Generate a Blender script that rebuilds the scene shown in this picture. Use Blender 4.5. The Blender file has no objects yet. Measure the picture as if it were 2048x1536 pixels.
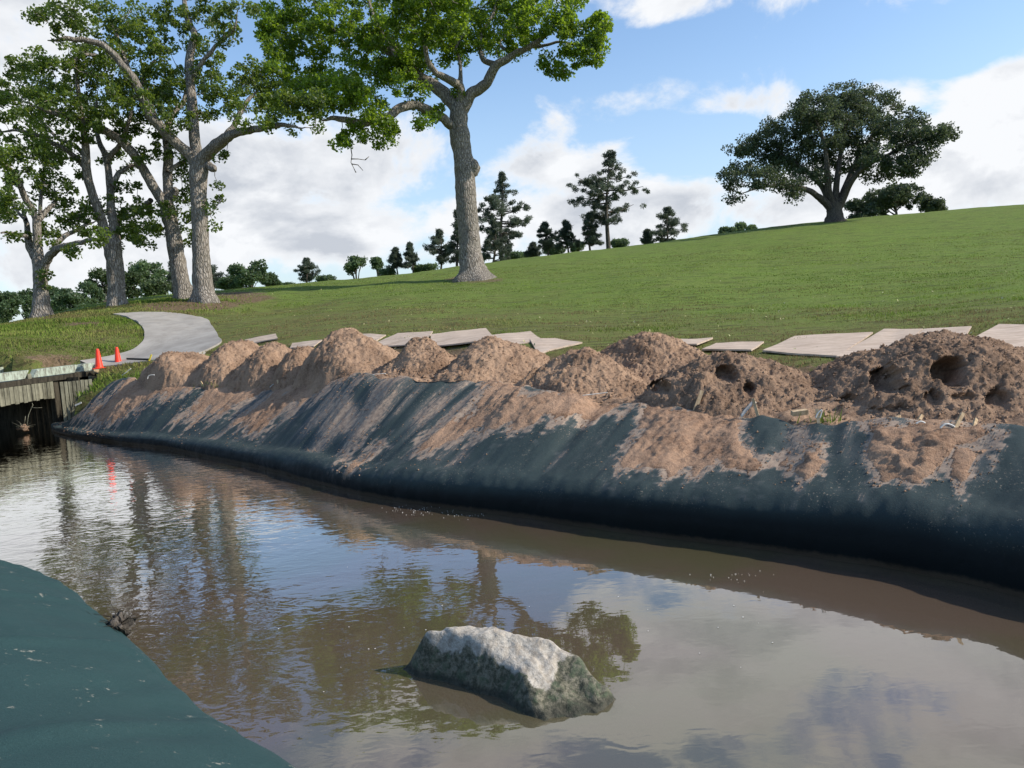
import bpy, math, random
import numpy as np
from mathutils import Vector, Matrix

random.seed(7)
rng = np.random.default_rng(7)
scene = bpy.context.scene
col = scene.collection
rad = math.radians

# ------------------------------------------------------------------ camera
F_PX, CX, CY = 1530.0, 1024.0, 768.0
PITCH, ROLL, CAM_H = rad(5.71), rad(3.4), 2.4
Fw = np.array([0, math.cos(PITCH), -math.sin(PITCH)])
R0 = np.array([1.0, 0, 0]); U0 = np.array([0, math.sin(PITCH), math.cos(PITCH)])
Rt = math.cos(ROLL) * R0 - math.sin(ROLL) * U0
Up = math.sin(ROLL) * R0 + math.cos(ROLL) * U0
CAM = np.array([0, 0, CAM_H])
cam_data = bpy.data.cameras.new('camera'); cam = bpy.data.objects.new('camera', cam_data); col.objects.link(cam)
cam_data.sensor_width = 36; cam_data.lens = 36 * F_PX / 2048; cam_data.clip_end = 4000; cam_data.clip_start = 0.05
M = Matrix(((Rt[0], Up[0], -Fw[0], 0), (Rt[1], Up[1], -Fw[1], 0), (Rt[2], Up[2], -Fw[2], CAM_H), (0, 0, 0, 1)))
cam.matrix_world = M
scene.camera = cam

# ------------------------------------------------------------------ sun, exposure
SUN_EL, SUN_AZ = rad(35), rad(-8)          # azimuth measured from +X, towards +Y
sdir = Vector((math.cos(SUN_EL) * math.cos(SUN_AZ), math.cos(SUN_EL) * math.sin(SUN_AZ), math.sin(SUN_EL)))
sl = bpy.data.lights.new('sun', 'SUN'); sl.energy = 3.2; sl.angle = rad(0.6); sl.color = (1.0, 0.93, 0.83)
so = bpy.data.objects.new('sun', sl); col.objects.link(so)
so.rotation_euler = sdir.to_track_quat('Z', 'Y').to_euler()
scene.view_settings.view_transform = 'Standard'; scene.view_settings.look = 'None'
scene.view_settings.exposure = 0.65; scene.view_settings.gamma = 1.0; scene.view_settings.use_curve_mapping = False
scene.render.engine = 'CYCLES'
scene.cycles.max_bounces = 6; scene.cycles.transparent_max_bounces = 12; scene.cycles.use_denoising = True
scene.cycles.caustics_reflective = False; scene.cycles.caustics_refractive = False


# ------------------------------------------------------------------ node helper
class NT:
    def __init__(s, tree): s.t = tree; s.L = tree.links
    def n(s, kind, _props=None, **kw):
        nd = s.t.nodes.new(kind)
        for k, v in (_props or {}).items(): setattr(nd, k, v)
        for k, v in kw.items():
            key = int(k[1:]) if k[0] == 'i' and k[1:].isdigit() else k.replace('_', ' ')
            s.put(nd.inputs[key], v)
        return nd
    def put(s, sock, v):
        if isinstance(v, bpy.types.NodeSocket): s.L.new(v, sock)
        elif isinstance(v, bpy.types.Node): s.L.new(v.outputs[0], sock)
        else:
            if sock.type == 'RGBA' and len(v) == 3: v = (*v, 1)
            sock.default_value = v
    def math(s, op, a, b=0.0, clamp=False):
        nd = s.t.nodes.new('ShaderNodeMath'); nd.operation = op; nd.use_clamp = clamp
        s.put(nd.inputs[0], a); s.put(nd.inputs[1], b); return nd.outputs[0]
    def mix(s, f, a, b, blend='MIX'):
        nd = s.t.nodes.new('ShaderNodeMix'); nd.data_type = 'RGBA'; nd.blend_type = blend
        s.put(nd.inputs[0], f); s.put(nd.inputs[6], a); s.put(nd.inputs[7], b); return nd.outputs[2]
    def ss(s, v, lo, hi, o0=0.0, o1=1.0):
        nd = s.t.nodes.new('ShaderNodeMapRange'); nd.interpolation_type = 'SMOOTHSTEP'
        s.put(nd.inputs[0], v); s.put(nd.inputs[1], lo); s.put(nd.inputs[2], hi); s.put(nd.inputs[3], o0); s.put(nd.inputs[4], o1)
        return nd.outputs[0]
    def noise(s, vec, scale, detail=4, rough=0.55, dist=0.0):
        nd = s.n('ShaderNodeTexNoise', Scale=scale, Detail=detail, Roughness=rough, Distortion=dist)
        if vec is not None: s.put(nd.inputs['Vector'], vec)
        return nd.outputs[0]
    def mapping(s, vec, scale=(1, 1, 1), loc=(0, 0, 0), rot=(0, 0, 0)):
        return s.n('ShaderNodeMapping', Vector=vec, Scale=scale, Location=loc, Rotation=rot).outputs[0]
    def bump(s, h, dist=0.02, strength=1.0, normal=None):
        nd = s.n('ShaderNodeBump', Height=h, Distance=dist, Strength=strength)
        if normal is not None: s.put(nd.inputs['Normal'], normal)
        return nd.outputs[0]
    def attr(s, name, out=2):
        return s.n('ShaderNodeAttribute', dict(attribute_name=name)).outputs[out]

def new_mat(name):
    m = bpy.data.materials.new(name); m.use_nodes = True; m.node_tree.nodes.clear()
    t = NT(m.node_tree); out = m.node_tree.nodes.new('ShaderNodeOutputMaterial')
    return m, t, out

def pbsdf(t, out, color, rough=0.8, normal=None, spec=0.3, **kw):
    b = t.n('ShaderNodeBsdfPrincipled', Base_Color=color, Roughness=rough)
    t.put(b.inputs['Specular IOR Level'], spec)
    if normal is not None: t.put(b.inputs['Normal'], normal)
    for k, v in kw.items(): t.put(b.inputs[k.replace('_', ' ')], v)
    t.L.new(b.outputs[0], out.inputs[0]); return b

# ------------------------------------------------------------------ world: sky with clouds
def px_azel(px, py):
    v = Fw + (px - CX) / F_PX * Rt - (py - CY) / F_PX * Up
    v /= np.linalg.norm(v)
    return math.atan2(v[0], v[1]), math.asin(v[2])

world = bpy.data.worlds.new('World'); scene.world = world; world.use_nodes = True
wt = NT(world.node_tree); world.node_tree.nodes.clear()
wout = world.node_tree.nodes.new('ShaderNodeOutputWorld')
sky = wt.n('ShaderNodeTexSky', dict(sky_type='NISHITA', sun_disc=False, sun_elevation=SUN_EL,
           sun_rotation=math.pi / 2 - SUN_AZ, air_density=1.0, dust_density=0.6, ozone_density=2.0))
tc = wt.n('ShaderNodeTexCoord').outputs['Generated']
sep = wt.n('ShaderNodeSeparateXYZ', Vector=tc)
az = wt.math('ARCTAN2', sep.outputs[0], sep.outputs[1])
el = wt.math('ARCSINE', sep.outputs[2])
azel = wt.n('ShaderNodeCombineXYZ', X=az, Y=el).outputs[0]
# cloud banks where the photograph has them: px, py, rx, ry, weight
BANKS = [(600, 380, 420, 170, .75), (1130, 300, 170, 75, .55), (1180, 400, 260, 110, .6), (1000, 480, 420, 80, .5),
         (1330, 190, 200, 55, .62), (1560, 215, 130, 45, .45), (1780, 185, 90, 45, .75), (2010, 175, 85, 60, .8),
         (1980, 300, 250, 110, .62), (1500, 400, 260, 80, .42), (60, 120, 180, 200, .85), (230, 420, 330, 160, .62),
         (1330, 15, 120, 40, .38), (1900, -10, 180, 40, .5), (150, 560, 300, 60, .3), (640, 490, 120, 60, .35),
         (1700, 390, 300, 90, .45),
         (1750, -330, 600, 240, 1.0), (1000, -260, 380, 110, .42), (420, -380, 420, 150, .45), (-500, 0, 380, 300, .5), (2700, 100, 420, 260, .5),
         (720, 40, 300, 130, -.35), (1400, 95, 330, 55, -.25), (1430, 300, 190, 55, -.3), (1000, 230, 60, 40, -.2)]
cov = None
for (px, py, rx, ry, w) in BANKS:
    a0, e0 = px_azel(px, py)
    k = math.cos(e0)
    sx, sy = F_PX / rx * k, F_PX / ry
    v = wt.n('ShaderNodeVectorMath', dict(operation='SUBTRACT')); wt.put(v.inputs[0], azel); v.inputs[1].default_value = (a0, e0, 0)
    v2 = wt.n('ShaderNodeVectorMath', dict(operation='MULTIPLY')); wt.put(v2.inputs[0], v.outputs[0]); v2.inputs[1].default_value = (sx, sy, 0)
    ln = wt.n('ShaderNodeVectorMath', dict(operation='LENGTH')); wt.put(ln.inputs[0], v2.outputs[0])
    fall = wt.ss(ln.outputs['Value'], 0.35, 1.35, w, 0.0)
    cov = fall if cov is None else wt.math('ADD', cov, fall)
# billowing noise, shaded by comparing it with itself a little towards the sun
nv = wt.mapping(tc, scale=(1, 1, 1.45))
nv2 = wt.mapping(tc, scale=(1, 1, 1.45), loc=(sdir[0] * .035, sdir[1] * .035, .045))
def billow(v):
    a = wt.noise(v, 5.5, 10, 0.60, 0.35)
    return wt.n('ShaderNodeMapRange', i0=a, i1=.32, i2=.68).outputs[0]
n1 = billow(nv); n1b = billow(nv2)
n2 = wt.noise(wt.mapping(tc, scale=(1, 1, 1.3), loc=(3.1, 1.7, 0.4)), 17.0, 7, 0.6, .2)
dens = wt.math('ADD', wt.math('MULTIPLY', n1, .80), wt.math('MULTIPLY', n2, .52))
dens = wt.math('SUBTRACT', dens, .15)
dens = wt.math('ADD', dens, wt.math('MULTIPLY', cov, .80))
mask = wt.ss(dens, .79, 1.16)
relief = wt.math('MULTIPLY', wt.math('SUBTRACT', n1b, n1), 1.5)
n3 = wt.noise(wt.mapping(tc, scale=(1, 1, 2.2), loc=(0.9, 2.2, 1.7)), 3.6, 5, 0.55, 0.3)
shade = wt.math('ADD', wt.ss(n3, .36, .60, 0, .9), relief, False)
shade = wt.math('MULTIPLY', wt.math('MAXIMUM', shade, 0.0), wt.ss(dens, .95, 1.35), True)
ccol = wt.mix(shade, (4.85, 4.95, 5.1), (3.0, 3.2, 3.55))
skyc = wt.mix(1.0, sky.outputs[0], (1.0, 1.04, 1.07), 'MULTIPLY')
# thin veil of haze low down
low = wt.ss(el, 0.0, 0.34, 0.6, 0.0)
skyc = wt.mix(low, skyc, (2.9, 3.6, 4.5))
final = wt.mix(mask, skyc, ccol)
bg = wt.n('ShaderNodeBackground', Color=final, Strength=0.125)
wt.L.new(bg.outputs[0], wout.inputs[0])

# ------------------------------------------------------------------ maths helpers
def P(px, py, d):
    return CAM + d * (Fw + (px - CX) / F_PX * Rt - (py - CY) / F_PX * Up)
def G(px, py, z):
    v = Fw + (px - CX) / F_PX * Rt - (py - CY) / F_PX * Up
    return CAM + v * ((z - CAM_H) / v[2])
def project(p):
    q = np.asarray(p, float) - CAM
    d = q @ Fw
    return CX + F_PX * (q @ Rt) / d, CY - F_PX * (q @ Up) / d, d

def _hash(i, j, k, seed):
    h = (i * 374761393 + j * 668265263 + k * 2147483647 + seed * 1442695041) & 0xffffffff
    h = ((h ^ (h >> 13)) * 1274126177) & 0xffffffff
    h = ((h ^ (h >> 16)) * 2246822519) & 0xffffffff
    return ((h ^ (h >> 13)) & 0xffffff) / float(0xffffff)
def vnoise(p, seed=0):
    p = np.asarray(p, float)
    if p.shape[-1] == 2: p = np.concatenate([p, np.zeros(p.shape[:-1] + (1,))], -1)
    i = np.floor(p).astype(np.int64); f = p - i; f = f * f * (3 - 2 * f)
    r = 0
    for a in (0, 1):
        for b in (0, 1):
            for c in (0, 1):
                w = (f[..., 0] if a else 1 - f[..., 0]) * (f[..., 1] if b else 1 - f[..., 1]) * (f[..., 2] if c else 1 - f[..., 2])
                r = r + w * _hash(i[..., 0] + a, i[..., 1] + b, i[..., 2] + c, seed)
    return r * 2 - 1
def fbm(p, octv=4, seed=0, gain=0.5):
    p = np.asarray(p, float); r = 0; a = 1.0
    for o in range(octv): r = r + a * vnoise(p * 2 ** o + 17.3 * o, seed + o); a *= gain
    return r
def worley(p, seed=0):
    p = np.asarray(p, float); i = np.floor(p).astype(np.int64); best = np.full(p.shape[:-1], 9.0)
    for a in (-1, 0, 1):
        for b in (-1, 0, 1):
            ci, cj = i[..., 0] + a, i[..., 1] + b
            fx = ci + _hash(ci, cj, ci * 0, seed) - p[..., 0]; fy = cj + _hash(ci, cj, ci * 0 + 1, seed) - p[..., 1]
            best = np.minimum(best, fx * fx + fy * fy)
    return np.sqrt(best)
def sstep(x, a, b):
    t = np.clip((x - a) / (b - a), 0, 1); return t * t * (3 - 2 * t)
def pchip(xs, ys, x):
    xs = np.asarray(xs, float); ys = np.asarray(ys, float)
    h = np.diff(xs); d = np.diff(ys, axis=0) / (h if ys.ndim == 1 else h[:, None])
    m = np.zeros_like(ys); m[0], m[-1] = d[0], d[-1]
    for i in range(1, len(xs) - 1):
        a, b = d[i - 1], d[i]
        hm = np.where(a * b > 0, 2 * a * b / np.where(a + b == 0, 1, a + b), 0)
        m[i] = hm
    k = np.clip(np.searchsorted(xs, x) - 1, 0, len(xs) - 2)
    t = (x - xs[k]) / h[k]
    if ys.ndim > 1: t = t[:, None]; hk = h[k][:, None]
    else: hk = h[k]
    return ((2 * t**3 - 3 * t**2 + 1) * ys[k] + (t**3 - 2 * t**2 + t) * hk * m[k] + (-2 * t**3 + 3 * t**2) * ys[k + 1] + (t**3 - t**2) * hk * m[k + 1])
def catmull(pts, n):
    pts = np.asarray(pts, float)
    seg = np.r_[0, np.cumsum(np.maximum(np.linalg.norm(np.diff(pts[:, :3], axis=0), axis=1), 1e-6))]
    x = np.linspace(0, seg[-1], n)
    k = np.clip(np.searchsorted(seg, x, side='right') - 1, 0, len(pts) - 2)
    tg = np.gradient(pts, seg, axis=0) if len(pts) > 2 else np.repeat((pts[1:] - pts[:1]) / seg[-1], 2, 0)
    h = (seg[k + 1] - seg[k])[:, None]; t = ((x - seg[k])[:, None]) / h
    return ((2 * t**3 - 3 * t**2 + 1) * pts[k] + (t**3 - 2 * t**2 + t) * h * tg[k] + (-2 * t**3 + 3 * t**2) * pts[k + 1] + (t**3 - t**2) * h * tg[k + 1])

# ------------------------------------------------------------------ mesh helpers
def mesh_np(name, verts, faces, mat, parent=None, smooth=True, attrs=None, uv=None, loc=None):
    """verts (N,3), faces: (M,k) array or list of arrays of different width"""
    verts = np.asarray(verts, np.float32)
    if loc is not None: verts = verts - np.asarray(loc, np.float32)
    me = bpy.data.meshes.new(name)
    fl = faces if isinstance(faces, list) else [faces]
    fl = [np.asarray(f, np.int32) for f in fl if len(f)]
    loops = np.concatenate([f.ravel() for f in fl]); tot = np.concatenate([np.full(len(f), f.shape[1], np.int32) for f in fl])
    start = np.r_[0, np.cumsum(tot)[:-1]].astype(np.int32)
    me.vertices.add(len(verts)); me.vertices.foreach_set('co', verts.ravel())
    me.loops.add(len(loops)); me.loops.foreach_set('vertex_index', loops.astype(np.int32))
    me.polygons.add(len(tot)); me.polygons.foreach_set('loop_start', start); me.polygons.foreach_set('loop_total', tot)
    me.polygons.foreach_set('use_smooth', np.full(len(tot), smooth, bool))
    if attrs:
        for k, a in attrs.items():
            at = me.attributes.new(k, 'FLOAT', 'POINT'); at.data.foreach_set('value', np.asarray(a, np.float32))
    if uv is not None:
        ul = me.uv_layers.new(name='UVMap'); ul.data.foreach_set('uv', np.asarray(uv, np.float32)[loops].ravel())
    me.update(calc_edges=True); me.validate()
    if mat: me.materials.append(mat)
    o = bpy.data.objects.new(name, me); col.objects.link(o)
    if parent is not None: o.parent = parent
    if loc is not None: o.location = loc
    return o
def tag(o, label=None, cat=None, group=None, kind=None):
    if label: o['label'] = label
    if cat: o['category'] = cat
    if group: o['group'] = group
    if kind: o['kind'] = kind
    return o
def empty(name, loc, label, cat, group=None):
    o = bpy.data.objects.new(name, None); col.objects.link(o); o.location = loc; o.empty_display_size = 0.2
    return tag(o, label, cat, group)
def grid_faces(nr, nc):
    a = np.arange((nr - 1) * nc).reshape(nr - 1, nc)[:, :-1]
    return np.stack([a, a + 1, a + nc + 1, a + nc], -1).reshape(-1, 4)
class MB:
    def __init__(s): s.v = []; s.f = []; s.n = 0
    def add(s, v, f):
        for q in f: s.f.append(tuple(int(i) + s.n for i in q))
        v = np.asarray(v, float); s.v.append(v); s.n += len(v)
    def box(s, c, sx, sy, sz, X=(1, 0, 0), Y=(0, 1, 0), Z=(0, 0, 1), bev=0.0):
        c, X, Y, Z = [np.asarray(a, float) for a in (c, X, Y, Z)]
        hx, hy, hz = sx / 2, sy / 2, sz / 2; b = min(bev, .45 * min(sx, sy, sz))
        if b <= 0:
            v = [c + X * hx * i + Y * hy * j + Z * hz * k for k in (-1, 1) for j in (-1, 1) for i in (-1, 1)]
            s.add(v, [(0, 2, 3, 1), (4, 5, 7, 6), (0, 1, 5, 4), (1, 3, 7, 5), (3, 2, 6, 7), (2, 0, 4, 6)])
        else:
            pr = [(-hx + b, -hy), (hx - b, -hy), (hx, -hy + b), (hx, hy - b), (hx - b, hy), (-hx + b, hy), (-hx, hy - b), (-hx, -hy + b)]
            v = [c + X * p[0] + Y * p[1] + Z * k * hz for k in (-1, 1) for p in pr]
            f = [(i, (i + 1) % 8, 8 + (i + 1) % 8, 8 + i) for i in range(8)] + [tuple(range(7, -1, -1)), tuple(range(8, 16))]
            s.add(v, f)
    def tube(s, path, radii, n=8, cap=True, jit=0.0, seed=0):
        v, f = tube_np(path, radii, n, jit, seed); s.add(v, f)
        if cap:
            m = len(path); s.f.append(tuple(s.n - m * n + i for i in range(n))[::-1]); s.f.append(tuple(s.n - n + i for i in range(n)))
    def build(s, name, mat, parent=None, smooth=False, loc=None):
        v = np.concatenate(s.v)
        if loc is not None: v = v - np.asarray(loc)
        me = bpy.data.meshes.new(name); me.from_pydata(v.tolist(), [], s.f); me.update()
        if smooth: me.polygons.foreach_set('use_smooth', np.ones(len(me.polygons), bool))
        if mat: me.materials.append(mat)
        o = bpy.data.objects.new(name, me); col.objects.link(o)
        if parent is not None: o.parent = parent
        if loc is not None: o.location = loc
        return o
def tube_np(path, radii, n=8, jit=0.0, seed=0):
    path = np.asarray(path, float); radii = np.asarray(radii, float); m = len(path)
    T = np.gradient(path, axis=0); T /= np.linalg.norm(T, axis=1)[:, None] + 1e-9
    ref = np.array([0.31, 0.95, 0.05]); A = np.cross(T, ref); A /= np.linalg.norm(A, axis=1)[:, None] + 1e-9
    B = np.cross(T, A)
    th = np.arange(n) * 2 * math.pi / n
    r = radii[:, None] * np.ones(n)
    if jit > 0:
        q = np.stack(np.broadcast_arrays(np.cos(th)[None] * 1.4 + seed, np.sin(th)[None] * 1.4, (np.arange(m) * 0.35)[:, None]), -1)
        r = r * (1 + jit * fbm(q, 3, seed))
    v = path[:, None] + (A[:, None] * np.cos(th)[None, :, None] + B[:, None] * np.sin(th)[None, :, None]) * r[..., None]
    f = []
    a = np.arange(m - 1)[:, None] * n; i = np.arange(n)[None]; j = (i + 1) % n
    f = np.stack([a + i, a + j, a + n + j, a + n + i], -1).reshape(-1, 4)
    return v.reshape(-1, 3), f

# ------------------------------------------------------------------ bank lines and terrain heights
WATER_PX = [(110, 862), (220, 884), (327, 896), (415, 913), (537, 939), (635, 965), (695, 983), (800, 1003), (930, 1022),
            (1125, 1049), (1300, 1075), (1521, 1102), (1795, 1136), (1990, 1178), (2048, 1194)]
wl = [G(x, y, 0)[:2] for x, y in WATER_PX]
wl = np.array([(-60, 26), (-22, 22.2), (-14.5, 21.3), (-12.4, 20.3)] + [tuple(p) for p in wl] + [(4.6, 4.4), (6.0, 2.2), (8.5, -1.5), (14, -8), (40, -34)])
FAR_LINE = catmull(np.c_[wl, np.zeros(len(wl))], 520)[:, :2]
NEAR_PX = [(0, 1150, .0), (130, 1200, 0), (220, 1280, 0), (300, 1350, 0), (352, 1415, 0), (430, 1478, 0), (550, 1552, 0)]
nl = [G(x, y, z)[:2] for x, y, z in NEAR_PX]
nl = np.array([(-60, 19), (-20, 12.3), (-9, 9.3), (-6.4, 8.3)] + [tuple(p) for p in nl] + [(-.55, 3.1), (0.5, 2.2), (2.2, .6), (6, -3.6), (30, -28)])
NEAR_LINE = catmull(np.c_[nl, np.zeros(len(nl))], 260)[:, :2]
def signed_dist(q, line):
    """positive to the left of the direction of travel"""
    q = np.asarray(q, float).reshape(-1, 2); A = line[:-1]; D = line[1:] - A; L2 = (D * D).sum(1)
    out = np.empty(len(q)); idx = np.empty(len(q), int)
    for c in range(0, len(q), 4000):
        w = q[c:c + 4000, None] - A[None]
        t = np.clip((w * D).sum(-1) / L2, 0, 1)
        e = w - t[..., None] * D; dd = (e * e).sum(-1); k = dd.argmin(1); r = np.arange(len(k))
        cr = D[k, 0] * w[r, k, 1] - D[k, 1] * w[r, k, 0]
        out[c:c + 4000] = np.sqrt(dd[r, k]) * np.sign(cr); idx[c:c + 4000] = k
    return out, idx
CREST = [(97, 856, .05), (130, 826, .48), (183, 796, .76), (211, 775, 1.0), (246, 758, 1.2), (300, 772, 1.08), (420, 775, 1.05), (560, 775, 1.05), (630, 768, 1.18), (690, 752, 1.35),
         (790, 762, 1.34), (860, 765, 1.32), (980, 762, 1.3), (1060, 785, 1.2), (1130, 795, 1.15), (1280, 797, 1.1), (1400, 822, 1.03), (1480, 828, 1.0),
         (1600, 838, 1.0), (1720, 852, 1.0), (1800, 846, .99), (1900, 858, .97), (2048, 874, .95)]
crest3 = np.array([P(x, y, 1.0) for x, y, z in CREST])
crest3 = np.array([G(x, y, z) for x, y, z in CREST])
CRX = catmull(np.vstack([crest3, [(5.9, 5.3, .95), (8, 2.2, .95), (11, -1.5, .95)]]), 700)

LAND = [  # px, py, depth
    (2048, 640, 13), (2048, 560, 22), (2048, 480, 40), (2048, 412, 62), (1640, 660, 14.5), (1640, 600, 22), (1640, 540, 32), (1640, 480, 45), (1655, 443, 60),
    (1300, 640, 18), (1300, 560, 30), (1300, 520, 42), (1300, 487, 58), (1000, 660, 18), (1000, 600, 28), (950, 557, 38), (1000, 521, 56),
    (700, 650, 21), (700, 600, 31), (700, 560, 50), (560, 577, 50), (560, 620, 32), (450, 588, 38), (408, 601, 33), (365, 597, 34), (300, 593, 40), (160, 611, 40),
    (0, 660, 36), (80, 634, 32), (233, 609, 33.5), (330, 626, 30), (240, 631, 29.5), (100, 660, 26), (0, 700, 22), (150, 700, 23), (0, 735, 20.5), (270, 716, 22), (430, 688, 21.5),
    (198, 737, 21.3), (236, 728, 22.3), (288, 665, 25), (420, 655, 25.5), (1200, 700, 13.5), (1600, 735, 10.6), (1900, 720, 9.9), (700, 690, 18), (550, 688, 19.3),
    (1640, 690, 12.9), (1750, 668, 13.6), (960, 676, 16.3), (850, 690, 16.2), (2048, 690, 11.3)]
lp = np.array([P(*a) for a in LAND])
extra = [(-60, 40, 2.6), (-45, 60, 1.8), (-20, 62, 2.2), (0, 90, 3.5), (30, 95, 6.0), (60, 100, 7.0), (-80, 120, 1.5), (0, 160, 2.5), (80, 160, 4.0), (-200, 300, 1), (0, 400, 2), (200, 300, 3), (200, 0, 3),
         (90, 50, 8.0), (60, 20, 3.6), (40, 0, 1.8), (25, 0, 1.6), (-100, 30, 2), (-30, 28, 2.1), (15, 76, 7.2), (32, 76, 8.6), (-10, 72, 4.0), (45, 80, 9.2), (12, -2, 1.2)]
cp = np.vstack([lp, crest3[3:] - (0, 0, .06), np.array(extra, float)])
def tps_fit(c):
    n = len(c); r = np.linalg.norm(c[:, None, :2] - c[None, :, :2], axis=-1)
    K = np.where(r > 0, r * r * np.log(np.maximum(r, 1e-9)), 0) + np.eye(n) * 0.35
    Pm = np.c_[np.ones(n), c[:, :2]]; A = np.zeros((n + 3, n + 3)); A[:n, :n] = K; A[:n, n:] = Pm; A[n:, :n] = Pm.T
    return np.linalg.solve(A, np.r_[c[:, 2], 0, 0, 0])
TW = tps_fit(cp)
def zland(q):
    q = np.asarray(q, float).reshape(-1, 2); out = np.empty(len(q))
    for c in range(0, len(q), 20000):
        s = q[c:c + 20000]; r = np.linalg.norm(s[:, None] - cp[None, :, :2], axis=-1)
        out[c:c + 20000] = np.where(r > 0, r * r * np.log(np.maximum(r, 1e-9)), 0) @ TW[:-3] + TW[-3] + s @ TW[-2:]
    return np.clip(out, 0.3, 12)

# fabric stations along the far line (needs offset of the crest from the waterline)
mid = 0.5 * (FAR_LINE[1:] + FAR_LINE[:-1])
TT = np.gradient(FAR_LINE, axis=0); TT /= np.linalg.norm(TT, axis=1)[:, None]
for _ in range(24):
    TT[1:-1] = (TT[:-2] + 2 * TT[1:-1] + TT[2:]) / 4
TT /= np.linalg.norm(TT, axis=1)[:, None]
NN = np.c_[-TT[:, 1], TT[:, 0]]
SS = np.r_[0, np.cumsum(np.linalg.norm(np.diff(FAR_LINE, axis=0), axis=1))]
OC = np.full(len(FAR_LINE), 1.2); ZC = np.full(len(FAR_LINE), 1.0); OKM = np.zeros(len(FAR_LINE), bool)
for i, (w, nrm, tg) in enumerate(zip(FAR_LINE, NN, TT)):
    e = CRX[:, :2] - w; lat = np.abs(e @ tg); o = e @ nrm
    k = np.where((o > 0.06) & (o < 6), lat, 99).argmin()
    if lat[k] < 0.15: OC[i], ZC[i] = o[k], CRX[k, 2]; OKM[i] = True
a_w = np.array([project((*w, 0))[0] if project((*w, 0))[2] > 0.5 else 9999 for w in FAR_LINE])
I0 = int(np.argmin(np.linalg.norm(FAR_LINE - np.array(G(100, 860, 0)[:2]), axis=1)))
f0 = int(np.argmax(OKM)); OC[:f0] = .3; ZC[:f0] = .1
for _i in range(max(0, f0 - 6), f0): ZC[_i] = .1
for _ in range(6): OC[1:-1] = (OC[:-2] + 2 * OC[1:-1] + OC[2:]) / 4; ZC[1:-1] = (ZC[:-2] + 2 * ZC[1:-1] + ZC[2:]) / 4

def inpoly(x, y, poly):
    poly = np.asarray(poly, float); r = np.zeros(x.shape, bool); j = len(poly) - 1
    for i in range(len(poly)):
        xi, yi = poly[i]; xj, yj = poly[j]
        c = ((yi > y) != (yj > y)) & (x < (xj - xi) * (y - yi) / (yj - yi + 1e-12) + xi); r ^= c; j = i
    return r
WELL = [(-13.6, 19.6), (-11.35, 18.9), (-10.75, 19.35), (-11.35, 21.25), (-12.0, 21.95), (-12.5, 22.2), (-13.2, 22.2)]   # foot of the bridge wall
def terrain(q):
    q = np.asarray(q, float).reshape(-1, 2)
    dF, k = signed_dist(q, FAR_LINE[::3]); dN, _ = signed_dist(q, NEAR_LINE[::3]); k = k * 3 + 1
    zl = zland(q) - 0.04
    oc0 = OC[np.clip(k, 0, len(OC) - 1)]
    zl = zl - .15 * sstep(dF, oc0 + .15, oc0 + .7) * (1 - sstep(dF, oc0 + 2.0, oc0 + 3.3)) * (k > I0 + 6)
    rough = 0.05 * fbm(q * 0.35, 3, 5) + 0.018 * fbm(q * 1.7, 2, 9)
    zl = zl + rough * sstep(dF, 2.5, 7)
    oc = OC[np.clip(k, 0, len(OC) - 1)]
    bed = -0.55 + 0.08 * fbm(q * 1.3, 3, 3)
    z = bed + (zl - bed) * sstep(dF, 0.32, oc + 0.12)
    zn = 0.82 + 0.08 * fbm(q * .4, 2, 8) + 0.02 * np.clip(-dN, 0, 60) - 0.06
    z = np.where(inpoly(q[:, 0], q[:, 1], WELL), np.minimum(z, .12), z)
    return np.where(dN < 0, bed + (zn - bed) * sstep(-dN, 0.3, 1.6), z)
def T1(x, y): return float(terrain([(x, y)])[0])
def hit(px, py, d0=4.0, d1=160.0):
    d = np.r_[np.arange(d0, 30, .05), np.arange(30, d1, .2)]
    pts = CAM + d[:, None] * (Fw + (px - CX) / F_PX * Rt - (py - CY) / F_PX * Up)[None]
    dz = pts[:, 2] - terrain(pts[:, :2])
    k = np.where(dz < 0)[0]
    if len(k) == 0: return pts[np.argmin(dz)]
    k = k[0]
    if k == 0: return pts[0]
    t = dz[k - 1] / (dz[k - 1] - dz[k]); return pts[k - 1] + t * (pts[k] - pts[k - 1])

# ------------------------------------------------------------------ materials
def mat_ground():
    m, t, o = new_mat('ground_turf')
    pos = t.n('ShaderNodeNewGeometry').outputs['Position']
    dirt, brown = t.attr('dirt'), t.attr('brown')
    f1 = t.noise(pos, 1.3, 6, 0.65); f2 = t.noise(pos, 9.0, 5, 0.7); f3 = t.noise(pos, 60, 3, 0.6)
    ter = t.noise(t.mapping(pos, scale=(.55, 2.6, 2.6), rot=(0, 0, rad(-6))), 1.9, 5, .68, .7)   # little terraces along the slope
    g = t.mix(t.ss(f2, .3, .7), (.092, .152, .026), (.190, .262, .050))
    g = t.mix(t.ss(f1, .35, .7, 0, .6), g, (.150, .180, .045))
    bm = t.math('MULTIPLY', brown, t.ss(t.math('ADD', t.math('MULTIPLY', f2, .6), t.math('MULTIPLY', ter, .7)), .5, .85, .25, 1.0))
    g = t.mix(bm, g, (.150, .110, .056))
    g = t.mix(t.ss(ter, .50, .66, 0, .70), g, (.040, .042, .018))
    g = t.mix(t.ss(f3, .55, .8, 0, .35), g, (.16, .17, .06))
    d = t.mix(t.ss(f2, .3, .7), (.085, .058, .036), (.23, .165, .10))
    dm = t.ss(t.math('ADD', dirt, t.math('MULTIPLY', t.math('SUBTRACT', f2, .5), .9)), .35, .65)
    c = t.mix(dm, g, d)
    h = t.math('ADD', t.math('MULTIPLY', f2, .6), t.math('ADD', t.math('MULTIPLY', f3, .3), t.math('MULTIPLY', ter, .9)))
    pbsdf(t, o, c, .95, t.bump(h, .09, .8), .1); return m
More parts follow.
